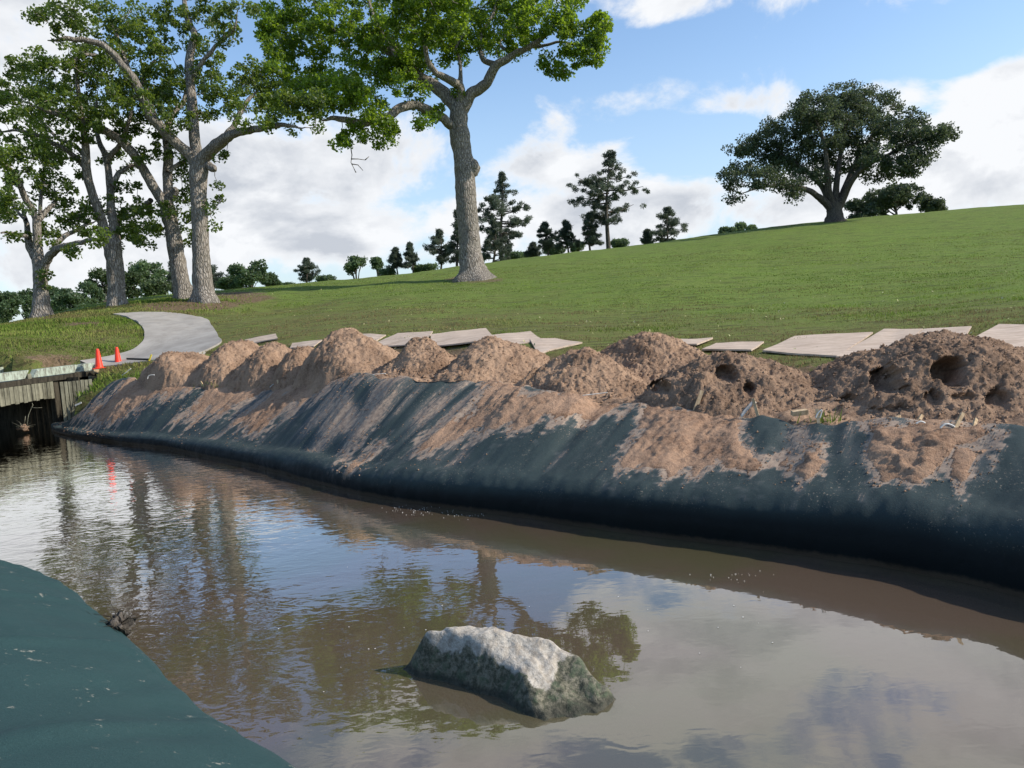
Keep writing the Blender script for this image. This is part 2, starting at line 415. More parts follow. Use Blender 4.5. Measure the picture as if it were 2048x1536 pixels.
def mat_soil(name='loose_soil', a=(.150, .090, .056), b=(.405, .268, .175), darkened=0.0):
    m, t, o = new_mat(name)
    pos = t.n('ShaderNodeNewGeometry').outputs['Position']
    f1 = t.noise(pos, 2.2, 5, .6); f2 = t.noise(pos, 24, 4, .7); f3 = t.noise(pos, 90, 3, .7)
    k = t.math('ADD', t.math('MULTIPLY', f1, .7), t.math('ADD', t.math('MULTIPLY', f2, .5), t.math('MULTIPLY', f3, .35)))
    c = t.mix(t.ss(k, .48, .95), a, b)
    h = t.math('ADD', f2, t.math('MULTIPLY', f3, .5))
    pbsdf(t, o, c, .95, t.bump(h, .03, .8), .12); return m
def mat_fabric(name, dusty=True):
    m, t, o = new_mat(name)
    pos = t.n('ShaderNodeNewGeometry').outputs['Position']
    uv = t.n('ShaderNodeUVMap').outputs[0]
    f1 = t.noise(pos, 1.1, 4, .6); f2 = t.noise(pos, 14, 4, .7); f3 = t.noise(pos, 120, 2, .7)
    base = t.mix(f1, (.018, .030, .030), (.030, .047, .046))
    base = t.mix(t.ss(f3, .5, .75, 0, .5), base, (.045, .095, .093))
    if dusty:
        dust = t.attr('dust'); darkb = t.attr('darkened')
        base = t.mix(darkb, base, (.005, .008, .009))
        st = t.noise(t.mapping(uv, scale=(22, 2.0, 1)), 2.2, 6, .75, .5)
        k = t.math('ADD', dust, t.math('ADD', t.math('MULTIPLY', t.math('SUBTRACT', st, .5), 1.7), t.math('MULTIPLY', t.math('SUBTRACT', f3, .5), .55)))
        k = t.math('ADD', k, t.math('MULTIPLY', t.math('SUBTRACT', f2, .5), .5))
        dm = t.ss(k, .38, .72, 0, .92)
        dm = t.math('MULTIPLY', dm, t.math('SUBTRACT', 1.0, t.math('MULTIPLY', darkb, .85)))
        sand = t.mix(t.ss(f2, .3, .7), (.21, .132, .083), (.44, .305, .20))
        base = t.mix(dm, base, sand)
        zz = t.n('ShaderNodeSeparateXYZ', Vector=pos).outputs[2]; base = t.mix(t.ss(t.math('ADD', zz, t.math('MULTIPLY', f2, -.06)), .045, -.01, 0, .8), base, (.11, .078, .052))
        spk = t.math('MULTIPLY', t.ss(t.noise(pos, 48, 2, .6), .62, .70, 0, .55), t.math('MULTIPLY', t.math('SUBTRACT', 1.0, darkb), t.ss(t.noise(pos, 1.7, 3, .6), .42, .62)))
        base = t.mix(spk, base, (.42, .33, .24))
        film = t.math('MULTIPLY', t.ss(dust, .0, .6, .03, .20), t.math('SUBTRACT', 1.0, darkb))
        base = t.mix(film, base, (.34, .33, .31))
    else:
        base = t.mix(f1, (.015, .038, .038), (.026, .058, .057)); base = t.mix(t.ss(t.noise(pos, 230, 2, .8), .45, .7, 0, .6), base, (.045, .098, .096))
        sp = t.ss(t.math('ADD', t.noise(pos, 3.4, 7, .76), t.math('MULTIPLY', t.math('SUBTRACT', f2, .5), .9)), .67, .77, 0, .7)
        base = t.mix(sp, base, (.33, .31, .25))
    h = t.math('ADD', t.math('MULTIPLY', f3, .6), f2)
    pbsdf(t, o, base, .7, t.bump(h, .006, .8), .18); return m
def mat_bark(name, a=(.13, .107, .085), b=(.43, .385, .33)):
    m, t, o = new_mat(name)
    pos = t.n('ShaderNodeNewGeometry').outputs['Position']
    p2 = t.mapping(pos, scale=(9, 9, 2.6))
    f1 = t.noise(p2, 1.6, 6, .7, .8)
    vo = t.n('ShaderNodeTexVoronoi', dict(feature='DISTANCE_TO_EDGE'), Vector=t.mapping(pos, scale=(11, 11, 3.0)), Scale=1.0)
    f2 = t.noise(pos, 1.0, 3, .5)
    cr = t.ss(vo.outputs[0], .0, .22)
    k = t.math('MULTIPLY', t.ss(f1, .28, .62), t.math('ADD', t.math('MULTIPLY', cr, .6), .4))
    c = t.mix(k, a, b); c = t.mix(t.ss(f2, .35, .7, 0, .35), c, (.16, .15, .12))
    pbsdf(t, o, c, .95, t.bump(t.math('ADD', f1, cr), .05, .9), .1); return m
def mat_leaf(name, dark, light, trans, tw=.45):
    m, t, o = new_mat(name)
    tint = t.attr('tint')
    c = t.mix(tint, dark, light)
    tr = t.mix(tint, tuple(x * .6 for x in trans), trans)
    d = t.n('ShaderNodeBsdfDiffuse', Color=c, Roughness=.6)
    tl = t.n('ShaderNodeBsdfTranslucent', Color=tr)
    mx = t.n('ShaderNodeMixShader', Fac=tw); t.L.new(d.outputs[0], mx.inputs[1]); t.L.new(tl.outputs[0], mx.inputs[2])
    g = t.n('ShaderNodeBsdfGlossy', Color=(.5, .5, .5), Roughness=.45)
    m2 = t.n('ShaderNodeMixShader', Fac=.05); t.L.new(mx.outputs[0], m2.inputs[1]); t.L.new(g.outputs[0], m2.inputs[2])
    t.L.new(m2.outputs[0], o.inputs[0]); return m
def mat_plain(name, c1, c2, scale=8.0, rough=.8, spec=.25, stretch=(1, 1, 1), bump=.01, lo=.35, hi=.65):
    m, t, o = new_mat(name)
    tcx = t.n('ShaderNodeTexCoord').outputs['Object']
    f = t.noise(t.mapping(tcx, scale=stretch), scale, 6, .65, .2)
    f2 = t.noise(tcx, scale * 6, 3, .6)
    k = t.math('ADD', t.math('MULTIPLY', f, .8), t.math('MULTIPLY', f2, .2))
    pbsdf(t, o, t.mix(t.ss(k, lo, hi), c1, c2), rough, t.bump(k, bump, .7), spec); return m

M_GROUND = mat_ground()
M_SOIL = mat_soil()
M_SOIL_DAMP = mat_soil('damp_soil', (.10, .060, .038), (.34, .225, .148))
M_SPILL = mat_soil('spilled_soil', (.15, .085, .052), (.44, .28, .18))
M_FABRIC = mat_fabric('green_fabric_dusty')
M_FABRIC2 = mat_fabric('green_fabric_clean', False)
M_BARK = mat_bark('oak_bark')
M_BARK_DARK = mat_bark('dark_bark', (.05, .042, .034), (.17, .145, .12))
M_PATH = mat_plain('concrete', (.285, .258, .222), (.43, .395, .345), 1.2, .9, .2, bump=.004, lo=.3, hi=.75)
M_PLY = mat_plain('weathered_plywood', (.38, .285, .21), (.60, .48, .375), 2.2, .85, .2, (.6, 3.5, 1), .004, .3, .7)
M_WOOD = mat_plain('weathered_wood', (.075, .07, .048), (.29, .275, .195), 1.6, .9, .15, (6, 6, .7), .006, .3, .7)
M_WOOD_GREEN = mat_plain('lichen_wood', (.16, .15, .115), (.44, .50, .40), 3.0, .9, .15, (1.2, 4, 1.2), .008, .35, .65)
M_WOOD_DARK = mat_plain('dark_wood', (.022, .019, .014), (.075, .064, .045), 2.0, .9, .15, (5, 5, .7), .006)  # dark wood for beams, posts and the boards under the deck
M_STAKE = mat_plain('raw_timber', (.36, .25, .14), (.60, .45, .28), 6, .85, .2, (4, 4, 1), .002)
M_CONE = mat_plain('orange_plastic', (.80, .040, .012), (.95, .060, .018), 3, .45, .4, bump=.001)
M_BLACK = mat_plain('black_rubber', (.012, .012, .013), (.03, .03, .03), 6, .7, .3, bump=.002)
M_STRING = mat_plain('white_cord', (.5, .48, .43), (.75, .72, .66), 20, .8, .2, bump=.001)
M_YELLOW = mat_plain('yellow_paint', (.75, .55, .03), (.9, .72, .08), 5, .6, .3, bump=.001)
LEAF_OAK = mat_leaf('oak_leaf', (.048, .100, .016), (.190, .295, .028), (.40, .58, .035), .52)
LEAF_OAK2 = mat_leaf('knoll_oak_leaf', (.042, .082, .022), (.155, .225, .038), (.32, .43, .045), .48)  # duller green for the oaks on the knoll
LEAF_LIVE = mat_leaf('live_oak_leaf', (.036, .062, .036), (.105, .145, .075), (.15, .19, .08), .4)
LEAF_PINE = mat_leaf('pine_needle', (.060, .088, .066), (.150, .190, .130), (.22, .26, .16), .45)  # needle colour lifted and greyed to carry the distance haze
LEAF_FAR = mat_leaf('distant_leaf', (.060, .105, .052), (.160, .245, .105), (.26, .36, .13), .45)  # leaf colour lightened so far crowns look hazy
LEAF_PALE = mat_leaf('pale_leaf', (.05, .08, .035), (.15, .21, .075), (.16, .22, .06), .35)

# ------------------------------------------------------------------ terrain
def inpoly(x, y, poly):
    poly = np.asarray(poly, float); r = np.zeros(x.shape, bool); j = len(poly) - 1
    for i in range(len(poly)):
        xi, yi = poly[i]; xj, yj = poly[j]
        c = ((yi > y) != (yj > y)) & (x < (xj - xi) * (y - yi) / (yj - yi + 1e-12) + xi); r ^= c; j = i
    return r
def ell(x, y, cx, cy, rx, ry): return np.hypot((x - cx) / rx, (y - cy) / ry)
NG = 440
b_ = math.asinh(420 / 8.0)
gx = 8 * np.sinh(np.linspace(-1, 1, NG) * b_)
gy = 12 + 8 * np.sinh(np.linspace(-.72, 1, NG) * math.asinh(700 / 8.0))
XX, YY = np.meshgrid(gx, gy)
Q = np.c_[XX.ravel(), YY.ravel()]
ZQ = terrain(Q)
dFq, kq = signed_dist(Q, FAR_LINE)
ocq = OC[kq]
pq = np.c_[Q, ZQ]; ppx, ppy, pd = project(pq)
front = pd > 1
nz = fbm(Q * .5, 3, 31)
dirt = sstep(dFq, -1.5, -.5) * (1 - sstep(dFq, ocq + 2.0, ocq + 3.6)) * np.where(kq > I0 + 8, 1.0, .30)
ZONES = [(380, 613, 130, 13, .95), (480, 597, 90, 14, .7), (165, 648, 60, 8, .75), (100, 716, 100, 10, .7), (10, 722, 50, 12, .6), (85, 633, 40, 7, .8), (950, 560, 70, 10, .55), (235, 722, 60, 8, .6), (950, 580, 110, 14, .35), (270, 745, 50, 12, .3)]
def zone(cx, cy, rx, ry, w=1.0):
    return np.where(front & (dFq > ocq + .5) & (pd < 45), w * (1 - sstep(ell(ppx, ppy, cx, cy, rx, ry) + .35 * nz, .55, 1.15)), 0)
for zz in ZONES:
    dirt = np.maximum(dirt, zone(*zz))
near = signed_dist(Q, NEAR_LINE)[0]
brown = (1 - sstep(dFq + 3.0 * nz, 6.0, 17.0)) * .95
brown = np.maximum(brown, np.where(front & (ppx < 560) & (pd < 36), .5 + .25 * nz, 0))
# ---
brown = np.clip(np.maximum(brown, .10 + .12 * nz), 0, 1)
ground = mesh_np('ground', np.c_[Q, ZQ], grid_faces(NG, NG), M_GROUND, attrs=dict(dirt=np.clip(dirt, 0, 1), brown=brown))
tag(ground, kind='structure')

# ------------------------------------------------------------------ water
def mat_water():
    m, t, o = new_mat('murky_water')
    pos = t.n('ShaderNodeNewGeometry').outputs['Position']
    sepn = t.n('ShaderNodeSeparateXYZ', Vector=pos)
    # livelier ripples up the channel, glassy by the right bank
    along = t.math('ADD', t.math('MULTIPLY', sepn.outputs[0], .8), t.math('MULTIPLY', t.noise(pos, .35, 3, .5), 3.2))
    act = t.ss(along, -2.6, 2.2, 1.0, .12)
    r1 = t.noise(t.mapping(pos, scale=(1.0, 1.5, 1), rot=(0, 0, rad(-18))), 2.1, 1.5, .45, .5)
    r2 = t.noise(t.mapping(pos, scale=(1.0, 1.8, 1), rot=(0, 0, rad(22)), loc=(3, 1, 0)), 5.5, 1.5, .5, .8)
    r3 = t.noise(t.mapping(pos, scale=(1.0, 2.2, 1), rot=(0, 0, rad(-35)), loc=(1, 7, 0)), 13.0, 1.0, .5, .6)
    h = t.math('ADD', t.math('MULTIPLY', r1, .62), t.math('ADD', t.math('MULTIPLY', r2, .36), t.math('MULTIPLY', r3, .05)))
    nrm = t.n('ShaderNodeBump', Height=t.math('MULTIPLY', h, act), Distance=.009, Strength=1.0).outputs[0]
    mud = t.noise(pos, .55, 4, .55, .4)
    c = t.mix(t.ss(mud, .38, .62), (.140, .122, .064), (.165, .118, .082))
    dif = t.n('ShaderNodeBsdfDiffuse', Color=c)
    tra = t.n('ShaderNodeBsdfTransparent', Color=(.80, .72, .52))
    body = t.n('ShaderNodeMixShader', Fac=.34); t.L.new(dif.outputs[0], body.inputs[1]); t.L.new(tra.outputs[0], body.inputs[2])
    gl = t.n('ShaderNodeBsdfGlossy', Color=(.95, .95, .95), Roughness=.004, Normal=nrm)
    fr = t.n('ShaderNodeFresnel', IOR=1.36, Normal=nrm)
    fac = t.math('ADD', t.math('MULTIPLY', fr.outputs[0], 2.2), .06, True)
    mx = t.n('ShaderNodeMixShader', Fac=fac); t.L.new(body.outputs[0], mx.inputs[1]); t.L.new(gl.outputs[0], mx.inputs[2])
    t.L.new(mx.outputs[0], o.inputs[0]); return m
def mat_silt():
    m, t, o = new_mat('suspended_silt')
    pos = t.n('ShaderNodeNewGeometry').outputs['Position']
    mud = t.noise(pos, .55, 4, .55, .4)
    c = t.mix(t.ss(mud, .38, .62), (.060, .052, .020), (.092, .055, .032))
    dif = t.n('ShaderNodeBsdfDiffuse', Color=c); tra = t.n('ShaderNodeBsdfTransparent', Color=(.85, .78, .58))
    mx = t.n('ShaderNodeMixShader', Fac=.55); t.L.new(dif.outputs[0], mx.inputs[1]); t.L.new(tra.outputs[0], mx.inputs[2])
    t.L.new(mx.outputs[0], o.inputs[0]); return m
wx, wy = np.meshgrid(np.linspace(-75, 45, 60), np.linspace(-42, 40, 60))
water = mesh_np('water', np.c_[wx.ravel(), wy.ravel(), np.zeros(wx.size)], grid_faces(60, 60), mat_water(), smooth=False)
tag(water, kind='structure')
silt = mesh_np('water_silt', np.c_[wx.ravel(), wy.ravel(), np.full(wx.size, -.13)], grid_faces(60, 60), mat_silt(), smooth=False)
tag(silt, kind='structure')

# ------------------------------------------------------------------ geotextile fabric on the far bank
S0, S1 = SS[I0] - .35, SS[int(np.argmin(np.linalg.norm(FAR_LINE - np.array((7.2, .3)), axis=1)))]
NS, NV = 1150, 120
sv = np.linspace(S0, S1, NS); vv = np.linspace(0, 1, NV)
def at_s(arr, s): return np.interp(s, SS, arr)
Wx, Wy = at_s(FAR_LINE[:, 0], sv), at_s(FAR_LINE[:, 1], sv)
Nx, Ny = at_s(NN[:, 0], sv), at_s(NN[:, 1], sv)
Dv = at_s(OC, sv); Hv = at_s(ZC, sv)
wpx = project(np.c_[Wx, Wy, 0 * Wx])[0]; wpx = np.where(project(np.c_[Wx, Wy, 0 * Wx])[2] > .8, wpx, 2500)
wpx = np.maximum.accumulate(wpx)
ZB = np.interp(wpx, [60, 110, 300, 700, 1000, 1300, 2100], [.05, .12, .22, .38, .50, .57, .60])
edge_n = .05 * fbm(np.c_[sv * 1.7, 0 * sv], 3, 4) + .035 * np.abs(vnoise(np.c_[sv * 3.1, 0 * sv], 12))
Hv = Hv + edge_n * sstep(wpx, 250, 450)
wprof = [0, .07, .14, .22, .31, .40, .52, .62, .97, 1.0]
FO = np.empty((NV, NS)); FZ = np.empty((NV, NS))
for j in range(NS):
    D, H, zb = Dv[j], Hv[j], ZB[j]
    bo = .42 * zb
    o_ = np.array([.30, .06, 0, -.06 * zb - .02, -.02, bo * .6, bo * 1.1 + .10, bo + .32 * (D - bo), D, D + .04])
    z_ = np.array([-.45, -.12, 0, .36 * zb, .66 * zb, .92 * zb, zb * 1.04, zb + .30 * (H - zb), H, H - .07])
    o_[1:] = np.maximum.accumulate(np.maximum(o_[1:], o_[3])) if False else o_[1:]
    r = pchip(wprof, np.c_[o_, z_], vv); FO[:, j], FZ[:, j] = r[:, 0], r[:, 1]
base3 = np.stack([Wx[None] + Nx[None] * FO, Wy[None] + Ny[None] * FO, FZ], -1)
tu = np.gradient(base3, axis=1); tv = np.gradient(base3, axis=0)
nrm = np.cross(tu, tv); nrm /= np.linalg.norm(nrm, axis=-1)[..., None] + 1e-9
if nrm[NV // 2, NS // 2, 2] < 0: nrm = -nrm
sg, vg = np.meshgrid(sv, vv)
arc = np.cumsum(np.r_[np.zeros((1, NS)), np.linalg.norm(np.diff(base3, axis=0), axis=-1)], 0)
wr = .045 * fbm(np.stack([sg * .9, vg * 1.2], -1), 3, 41) + .030 * fbm(np.stack([sg * 3.4 + vg * 1.0, vg * 1.5], -1), 2, 44) * sstep(vg, .35, .8)
wr += .008 * fbm(np.stack([sg * 9, vg * 9], -1), 2, 47)
fab = base3 + nrm * wr[..., None]
fpx, fpy, fd = project(fab.reshape(-1, 3)); fpx = fpx.reshape(NV, NS); fpy = fpy.reshape(NV, NS)
# dust: streaks that run down the slope, clean at the foot
lown = fbm(np.stack([sg * .7, vg * 1.3], -1), 3, 51)
streak = fbm(np.stack([sg * 4.2, vg * 2.2], -1), 4, 53)
dust = .28 * sstep(vg, .48, .70) + .36 * lown + .50 * streak - .08
def fz(cx, cy, rx, ry): return 1 - sstep(ell(fpx, fpy, cx, cy, rx, ry) + .35 * lown, .4, 1.2)
for (cx, cy, rx, ry, w) in [(640, 830, 150, 60, .30), (880, 830, 120, 50, .28), (1580, 880, 90, 60, .28), (350, 830, 130, 40, -.25), (1060, 925, 150, 30, .25), (1950, 930, 90, 40, .3), (1180, 855, 90, 40, -.55), (720, 800, 28, 50, -.5), (1700, 860, 50, 40, -.15),
                            (1640, 850, 40, 25, -.3), (1530, 950, 90, 25, -.4), (470, 850, 140, 40, -.35), (960, 850, 40, 60, -.2), (720, 915, 40, 14, .3)]:
    dust = dust + w * fz(cx, cy, rx, ry)
dust = np.clip(dust, 0, 1) * sstep(vg, .40, .56)
darkened = 1 - sstep(FZ + .05 * lown, ZB[None] * .42, ZB[None] * .85)  # darker towards the foot of the bulge
SPILLS = [
    ([(1285, 795), (1400, 815), (1480, 826), (1470, 850), (1455, 880), (1440, 915), (1400, 940), (1330, 940), (1235, 937), (1265, 905), (1292, 860)], .035, 'broad tongue of soil spilled down the fabric in front of the pitted low mound'),
    ([(1735, 846), (1850, 840), (1900, 852), (1990, 866), (1900, 905), (1845, 972), (1770, 962), (1738, 915)], .045, 'wide crumbly soil spill on the fabric below the largest mound'),
    ([(985, 764), (1060, 780), (1130, 790), (1230, 790), (1280, 797), (1225, 818), (1130, 832), (1060, 852), (985, 856), (900, 885), (845, 893), (950, 822)], .030, 'smooth sheet of soil spread over the fabric between its two raised corners'),
    ([(580, 764), (640, 752), (700, 748), (655, 770), (570, 812), (510, 850), (468, 842), (540, 800)], .05, 'narrow ridge of crumbly soil running down the fabric beside a wide bare panel'),
    ([(425, 774), (470, 776), (520, 774), (460, 804), (400, 834), (365, 846), (415, 806)], .025, 'thin trail of soil on the fabric below the grass tuft'),
    ([(270, 766), (330, 770), (385, 772), (310, 800), (235, 826), (175, 836), (150, 834), (200, 804)], .025, 'film of soil over the fabric beside the timber bridge wall'),
    ([(1440, 895), (1462, 882), (1485, 892), (1510, 935), (1480, 938), (1448, 928)], .04, 'small dark clump of soil stuck to the fabric at the left of the pale smears'),
    ([(1560, 930), (1600, 912), (1608, 900), (1640, 892), (1650, 925), (1640, 948), (1595, 962), (1575, 948)], .05, 'curled crust of soil hanging low on the fabric under the pale smears'),
    ([(1905, 895), (1990, 885), (1985, 915), (1955, 925), (1925, 975), (1905, 955)], .03, 'pale smear of soil on the fabric near the right end'),
    ([(700, 925), (730, 893), (760, 886), (742, 905), (712, 930), (690, 945)], .02, 'slim dried soil dribble low on the middle of the fabric'),
]
gf_all = grid_faces(NV, NS)
lump = fbm(np.stack([sg * 16, arc * 16], -1), 3, 61); wl_ = worley(np.stack([sg * 17, arc * 17], -1), 62)
edge_noise = fbm(np.stack([sg * 2.6, arc * 1.6], -1), 4, 64); run_noise = fbm(np.stack([sg * 9, arc * .9], -1), 3, 66)
SD = []
for poly, th, lab in SPILLS:
    poly = np.array(poly, float)
    ins = inpoly(fpx, fpy, poly); dmin = np.full(fpx.shape, 1e9)
    for i in range(len(poly)):
        a, b = poly[i], poly[(i + 1) % len(poly)]
        t_ = np.clip(((fpx - a[0]) * (b[0] - a[0]) + (fpy - a[1]) * (b[1] - a[1])) / ((b - a) @ (b - a)), 0, 1)
        dmin = np.minimum(dmin, np.hypot(fpx - a[0] - t_ * (b[0] - a[0]), fpy - a[1] - t_ * (b[1] - a[1])))
    SD.append(np.where(ins, dmin, -dmin) + 14 * edge_noise + 9 * run_noise + 6 * lump)
allsd = np.max(SD, 0)
dust = np.clip(np.maximum(dust, (.95 * sstep(allsd, -28, 0) + .18 * run_noise + .2 * lump) * (allsd > -60)), 0, 1.2)
mat_fab = mesh_np('fabric_mat', fab.reshape(-1, 3), grid_faces(NV, NS), M_FABRIC, attrs=dict(dust=dust.ravel(), darkened=np.clip(darkened, 0, 1).ravel()),
                  uv=np.c_[sg.ravel(), arc.ravel()])
tag(mat_fab, 'long dark green fabric lining the far bank, streaked with sandy soil', 'bank lining')


CRB = []
for (poly, th, lab), sd in zip(SPILLS, SD):
    sd = np.where(vg > .97, -9, sd)
    cb = np.where((sd > -40) & (sd < 20) & (vg < .96) & (vg > .3) & (rng.uniform(0, 1, sd.shape) < .22 * np.exp(-np.abs(sd) / 13.0))); CRB.append((fab + nrm * .003)[cb])
    k = sstep(sd, -2, 42)
    hgt = .002 + th * .85 * k * (.65 + .35 * lump + 1.1 * (.45 - wl_)) + .006 * sstep(sd, 0, 8) * (.5 + lump)
    hgt = np.where(sd > -3, np.maximum(hgt, .003 - .006 * (sd < 0)), -.02)
    keep = (sd > -3).ravel()
    fsel = gf_all[keep[gf_all].any(1) & (fd.reshape(-1)[gf_all] > .5).all(1)]
    if len(fsel) < 4: continue
    used = np.unique(fsel); remap = np.full(NS * NV, -1); remap[used] = np.arange(len(used))
    vs = (fab + nrm * hgt[..., None]).reshape(-1, 3)[used]
    o = mesh_np('soil_spill', vs, remap[fsel], M_SPILL)
    tag(o, lab, 'soil spill', 'soil spilled on the bank fabric')

# ------------------------------------------------------------------ loose soil strip behind the fabric edge
sv2 = np.arange(SS[I0] + 2.4, S1, .04); ov = np.arange(-.22, 3.5, .04)
s2, o2 = np.meshgrid(sv2, ov)
D2 = at_s(OC, sv2)
bx = at_s(FAR_LINE[:, 0], sv2)[None] + at_s(NN[:, 0], sv2)[None] * (D2[None] + o2)
by = at_s(FAR_LINE[:, 1], sv2)[None] + at_s(NN[:, 1], sv2)[None] * (D2[None] + o2)
q2 = np.c_[bx.ravel(), by.ravel()]
ztr = terrain(q2).reshape(bx.shape)
en = fbm(q2.reshape(bx.shape + (2,)) * .55, 3, 71)
kk = sstep(o2, -.22, .12) * (1 - sstep(o2 + 1.0 * en, 1.7, 2.6))
zl2 = ztr + kk * (.05 + .07 * sstep(o2, .2, .7) * (1 - sstep(o2, 1.4, 2.2)) + .05 * fbm(q2.reshape(bx.shape + (2,)) * 1.6, 3, 73) + .028 * fbm(q2.reshape(bx.shape + (2,)) * 7, 3, 75) + .05 * (.45 - worley(q2.reshape(bx.shape + (2,)) * 9, 76))) - .03 * (1 - kk)
strip = mesh_np('loose_soil', np.c_[q2, zl2.ravel()], grid_faces(*bx.shape), M_SOIL)
tag(strip, kind='stuff')

# ------------------------------------------------------------------ mounds
MPTS = []
def mound(px, py, d, rpx, lab, squash=1.0, pits=(), n=150, sharp=1.0, amp=1.0, seed=0, flat=.05, front=0.0, mat=None):
    c = P(px, py, d); r = rpx * d / F_PX
    zb = T1(c[0], c[1]); H = max(c[2] - zb, .2)
    R = r * 1.85
    g = np.linspace(-R, R, n); X, Y = np.meshgrid(g, g)
    q = np.stack([X + c[0], Y + c[1]], -1)
    th = np.arctan2(Y, X)
    nzr = vnoise(np.stack([np.cos(th) * 1.6 + seed, np.sin(th) * 1.6], -1), 80 + seed)
    ys = np.where(Y < 0, Y / (1 + front), Y) / squash
    rho = np.hypot(X, ys) / (r * 1.36) * (1 + .16 * nzr) + .05 * fbm(q * 1.8, 2, 83)
    f = np.clip(1 - (np.sqrt(rho * rho + flat) - math.sqrt(flat)) / (math.sqrt(1 + flat) - math.sqrt(flat)), -1, 1)
    f = np.where(f > 0, f ** sharp, f)
    tz = terrain(q.reshape(-1, 2)).reshape(X.shape)
    edge = sstep(f, -.05, .2)
    z = tz + H * f + edge * amp * (.050 * fbm(q * 2.6, 3, 85 + seed) + .012 * fbm(q * 9, 3, 87) + .026 * (.45 - worley(q * 10 + .3 * vnoise(q * 3, 4)[..., None], 88 + seed)) + .042 * (.4 - worley(q * 25, 89 + seed)))
    z = z + edge * amp * .03 * np.clip(fbm(q * 16, 2, 90), -.3, 1)
    # keep the peak at the photographed height
    z = z - (z.max() - c[2]) * np.clip(f, 0, 1)
    P3 = np.stack([q[..., 0], q[..., 1], z], -1)
    for (ppx_, ppy_, prx, pry, drop) in pits:
        qx, qy, qd = project(P3.reshape(-1, 3)); e = np.hypot((qx - ppx_), (qy - ppy_)); k = e.argmin()
        ee = np.hypot((qx - ppx_) / prx, (qy - ppy_) / pry).reshape(X.shape) + .34 * fbm(q * 4.5, 3, 91)
        ee = np.where(np.abs(qd.reshape(X.shape) - qd[k]) < .7, ee, 9)
        mk = (1 - sstep(ee, .66, 1.0)) * (1 - .85 * sstep(((qy - ppy_) / pry).reshape(X.shape), -.1, 1.0))
        P3 = P3 + (mk * drop)[..., None] * np.array([.12, .96, -.22]) + (mk * .02 * fbm(q * 9, 2, 92))[..., None] * np.array([0, 0, 1])
    MPTS.append(P3[(z > tz + .06)])
    keep = (z > tz - .06).ravel()
    gf = grid_faces(n, n); gf = gf[keep[gf].any(1)]
    used = np.unique(gf); rm = np.full(n * n, -1); rm[used] = np.arange(len(used))
    o = mesh_np('dirt_mound', P3.reshape(-1, 3)[used], rm[gf], mat or M_SOIL, loc=(c[0], c[1], zb))
    return tag(o, lab, 'dirt mound', 'mounds of dumped soil along the bank')
MOUNDS = [
    (350, 701, 18.0, 82, 'smooth low brown soil mound nearest the bridge and the cones'),
    (457, 679, 17.6, 74, 'brown soil mound covering the bottom corner of the concrete path'),
    (535, 684, 16.7, 74, 'dull brown soil mound between the path and the tallest slim mound'),
    (600, 692, 16.0, 62, 'low saddle-shaped soil mound against the left side of the tall slim mound'),
    (688, 655, 15.0, 96, 'tall pointed soil mound with the slimmest peak'),
    (838, 673, 13.8, 74, 'pointed soil mound in front of the raised plywood sheet'),
    (985, 670, 12.9, 98, 'evenly coned soil mound just right of the raised plywood sheet'),
    (1165, 693, 11.5, 102, 'rounded soil mound in front of the flat-topped one'),
    (1290, 663, 12.7, 92, 'flat-topped reddish soil mound set farthest back'),
]
for i, (px, py, d, r, lab) in enumerate(MOUNDS):
    mound(px, py, d, r, lab, seed=i, front=.25, flat=.05 if i not in (8, 3) else .12, amp=1.0)
mound(1445, 700, 10.3, 140, 'broad low soil mound with shovel pits along its foot', seed=21, front=.1, flat=.10, n=180,
      mat=M_SOIL_DAMP, pits=[(1318, 775, 24, 16, .22), (1383, 768, 28, 18, .26), (1455, 750, 22, 20, .26), (1500, 778, 14, 18, .24), (1540, 775, 20, 12, .18)])
mound(1868, 666, 9.25, 205, 'largest soil mound, with two deep dark scooped hollows', seed=22, mat=M_SOIL_DAMP, front=.05, flat=.045, n=230, sharp=1.05,
      pits=[(1906, 750, 42, 34, .46), (1780, 764, 36, 34, .36), (1700, 800, 26, 20, .18), (1868, 795, 14, 26, .16), (1930, 795, 26, 12, .10), (1800, 818, 34, 14, .10), (1995, 800, 22, 20, .16), (1752, 826, 22, 12, .10)])
mound(2105, 700, 9.3, 110, 'soil mound cut by the right edge with a dark hollow in its side', seed=23, mat=M_SOIL_DAMP, front=.1, pits=[(2040, 745, 26, 22, .35)])

# crumbs of soil scattered along the shelf and on the fabric
def scatter_lumps(name, pts, sizes, mat):
    n = len(pts); base = np.array([(0, 0, 1), (1, 0, 0), (0, 1, 0), (-1, 0, 0), (0, -1, 0), (0, 0, -.6)], float)
    jit = rng.uniform(.6, 1.3, (n, 6, 1)); an = rng.uniform(0, 6.28, n)
    b = base[None] * jit; ca, sa = np.cos(an)[:, None], np.sin(an)[:, None]
    x = b[..., 0] * ca - b[..., 1] * sa; y = b[..., 0] * sa + b[..., 1] * ca
    v = np.stack([x, y, b[..., 2] * .8], -1) * sizes[:, None, None] + pts[:, None]
    f = np.array([(0, 1, 2), (0, 2, 3), (0, 3, 4), (0, 4, 1), (5, 2, 1), (5, 3, 2), (5, 4, 3), (5, 1, 4)])
    ff = (np.arange(n)[:, None, None] * 6 + f[None]).reshape(-1, 3)
    return tag(mesh_np(name, v.reshape(-1, 3), ff, mat, smooth=False), kind='stuff')
flat2 = np.c_[q2, zl2.ravel()]; w2 = (kk.ravel() > .5)
ids = rng.choice(np.where(w2)[0], 5200)
sz = rng.gamma(2.0, .009, len(ids)) + .008
mp = np.vstack(MPTS); im = rng.integers(0, len(mp), 24000)
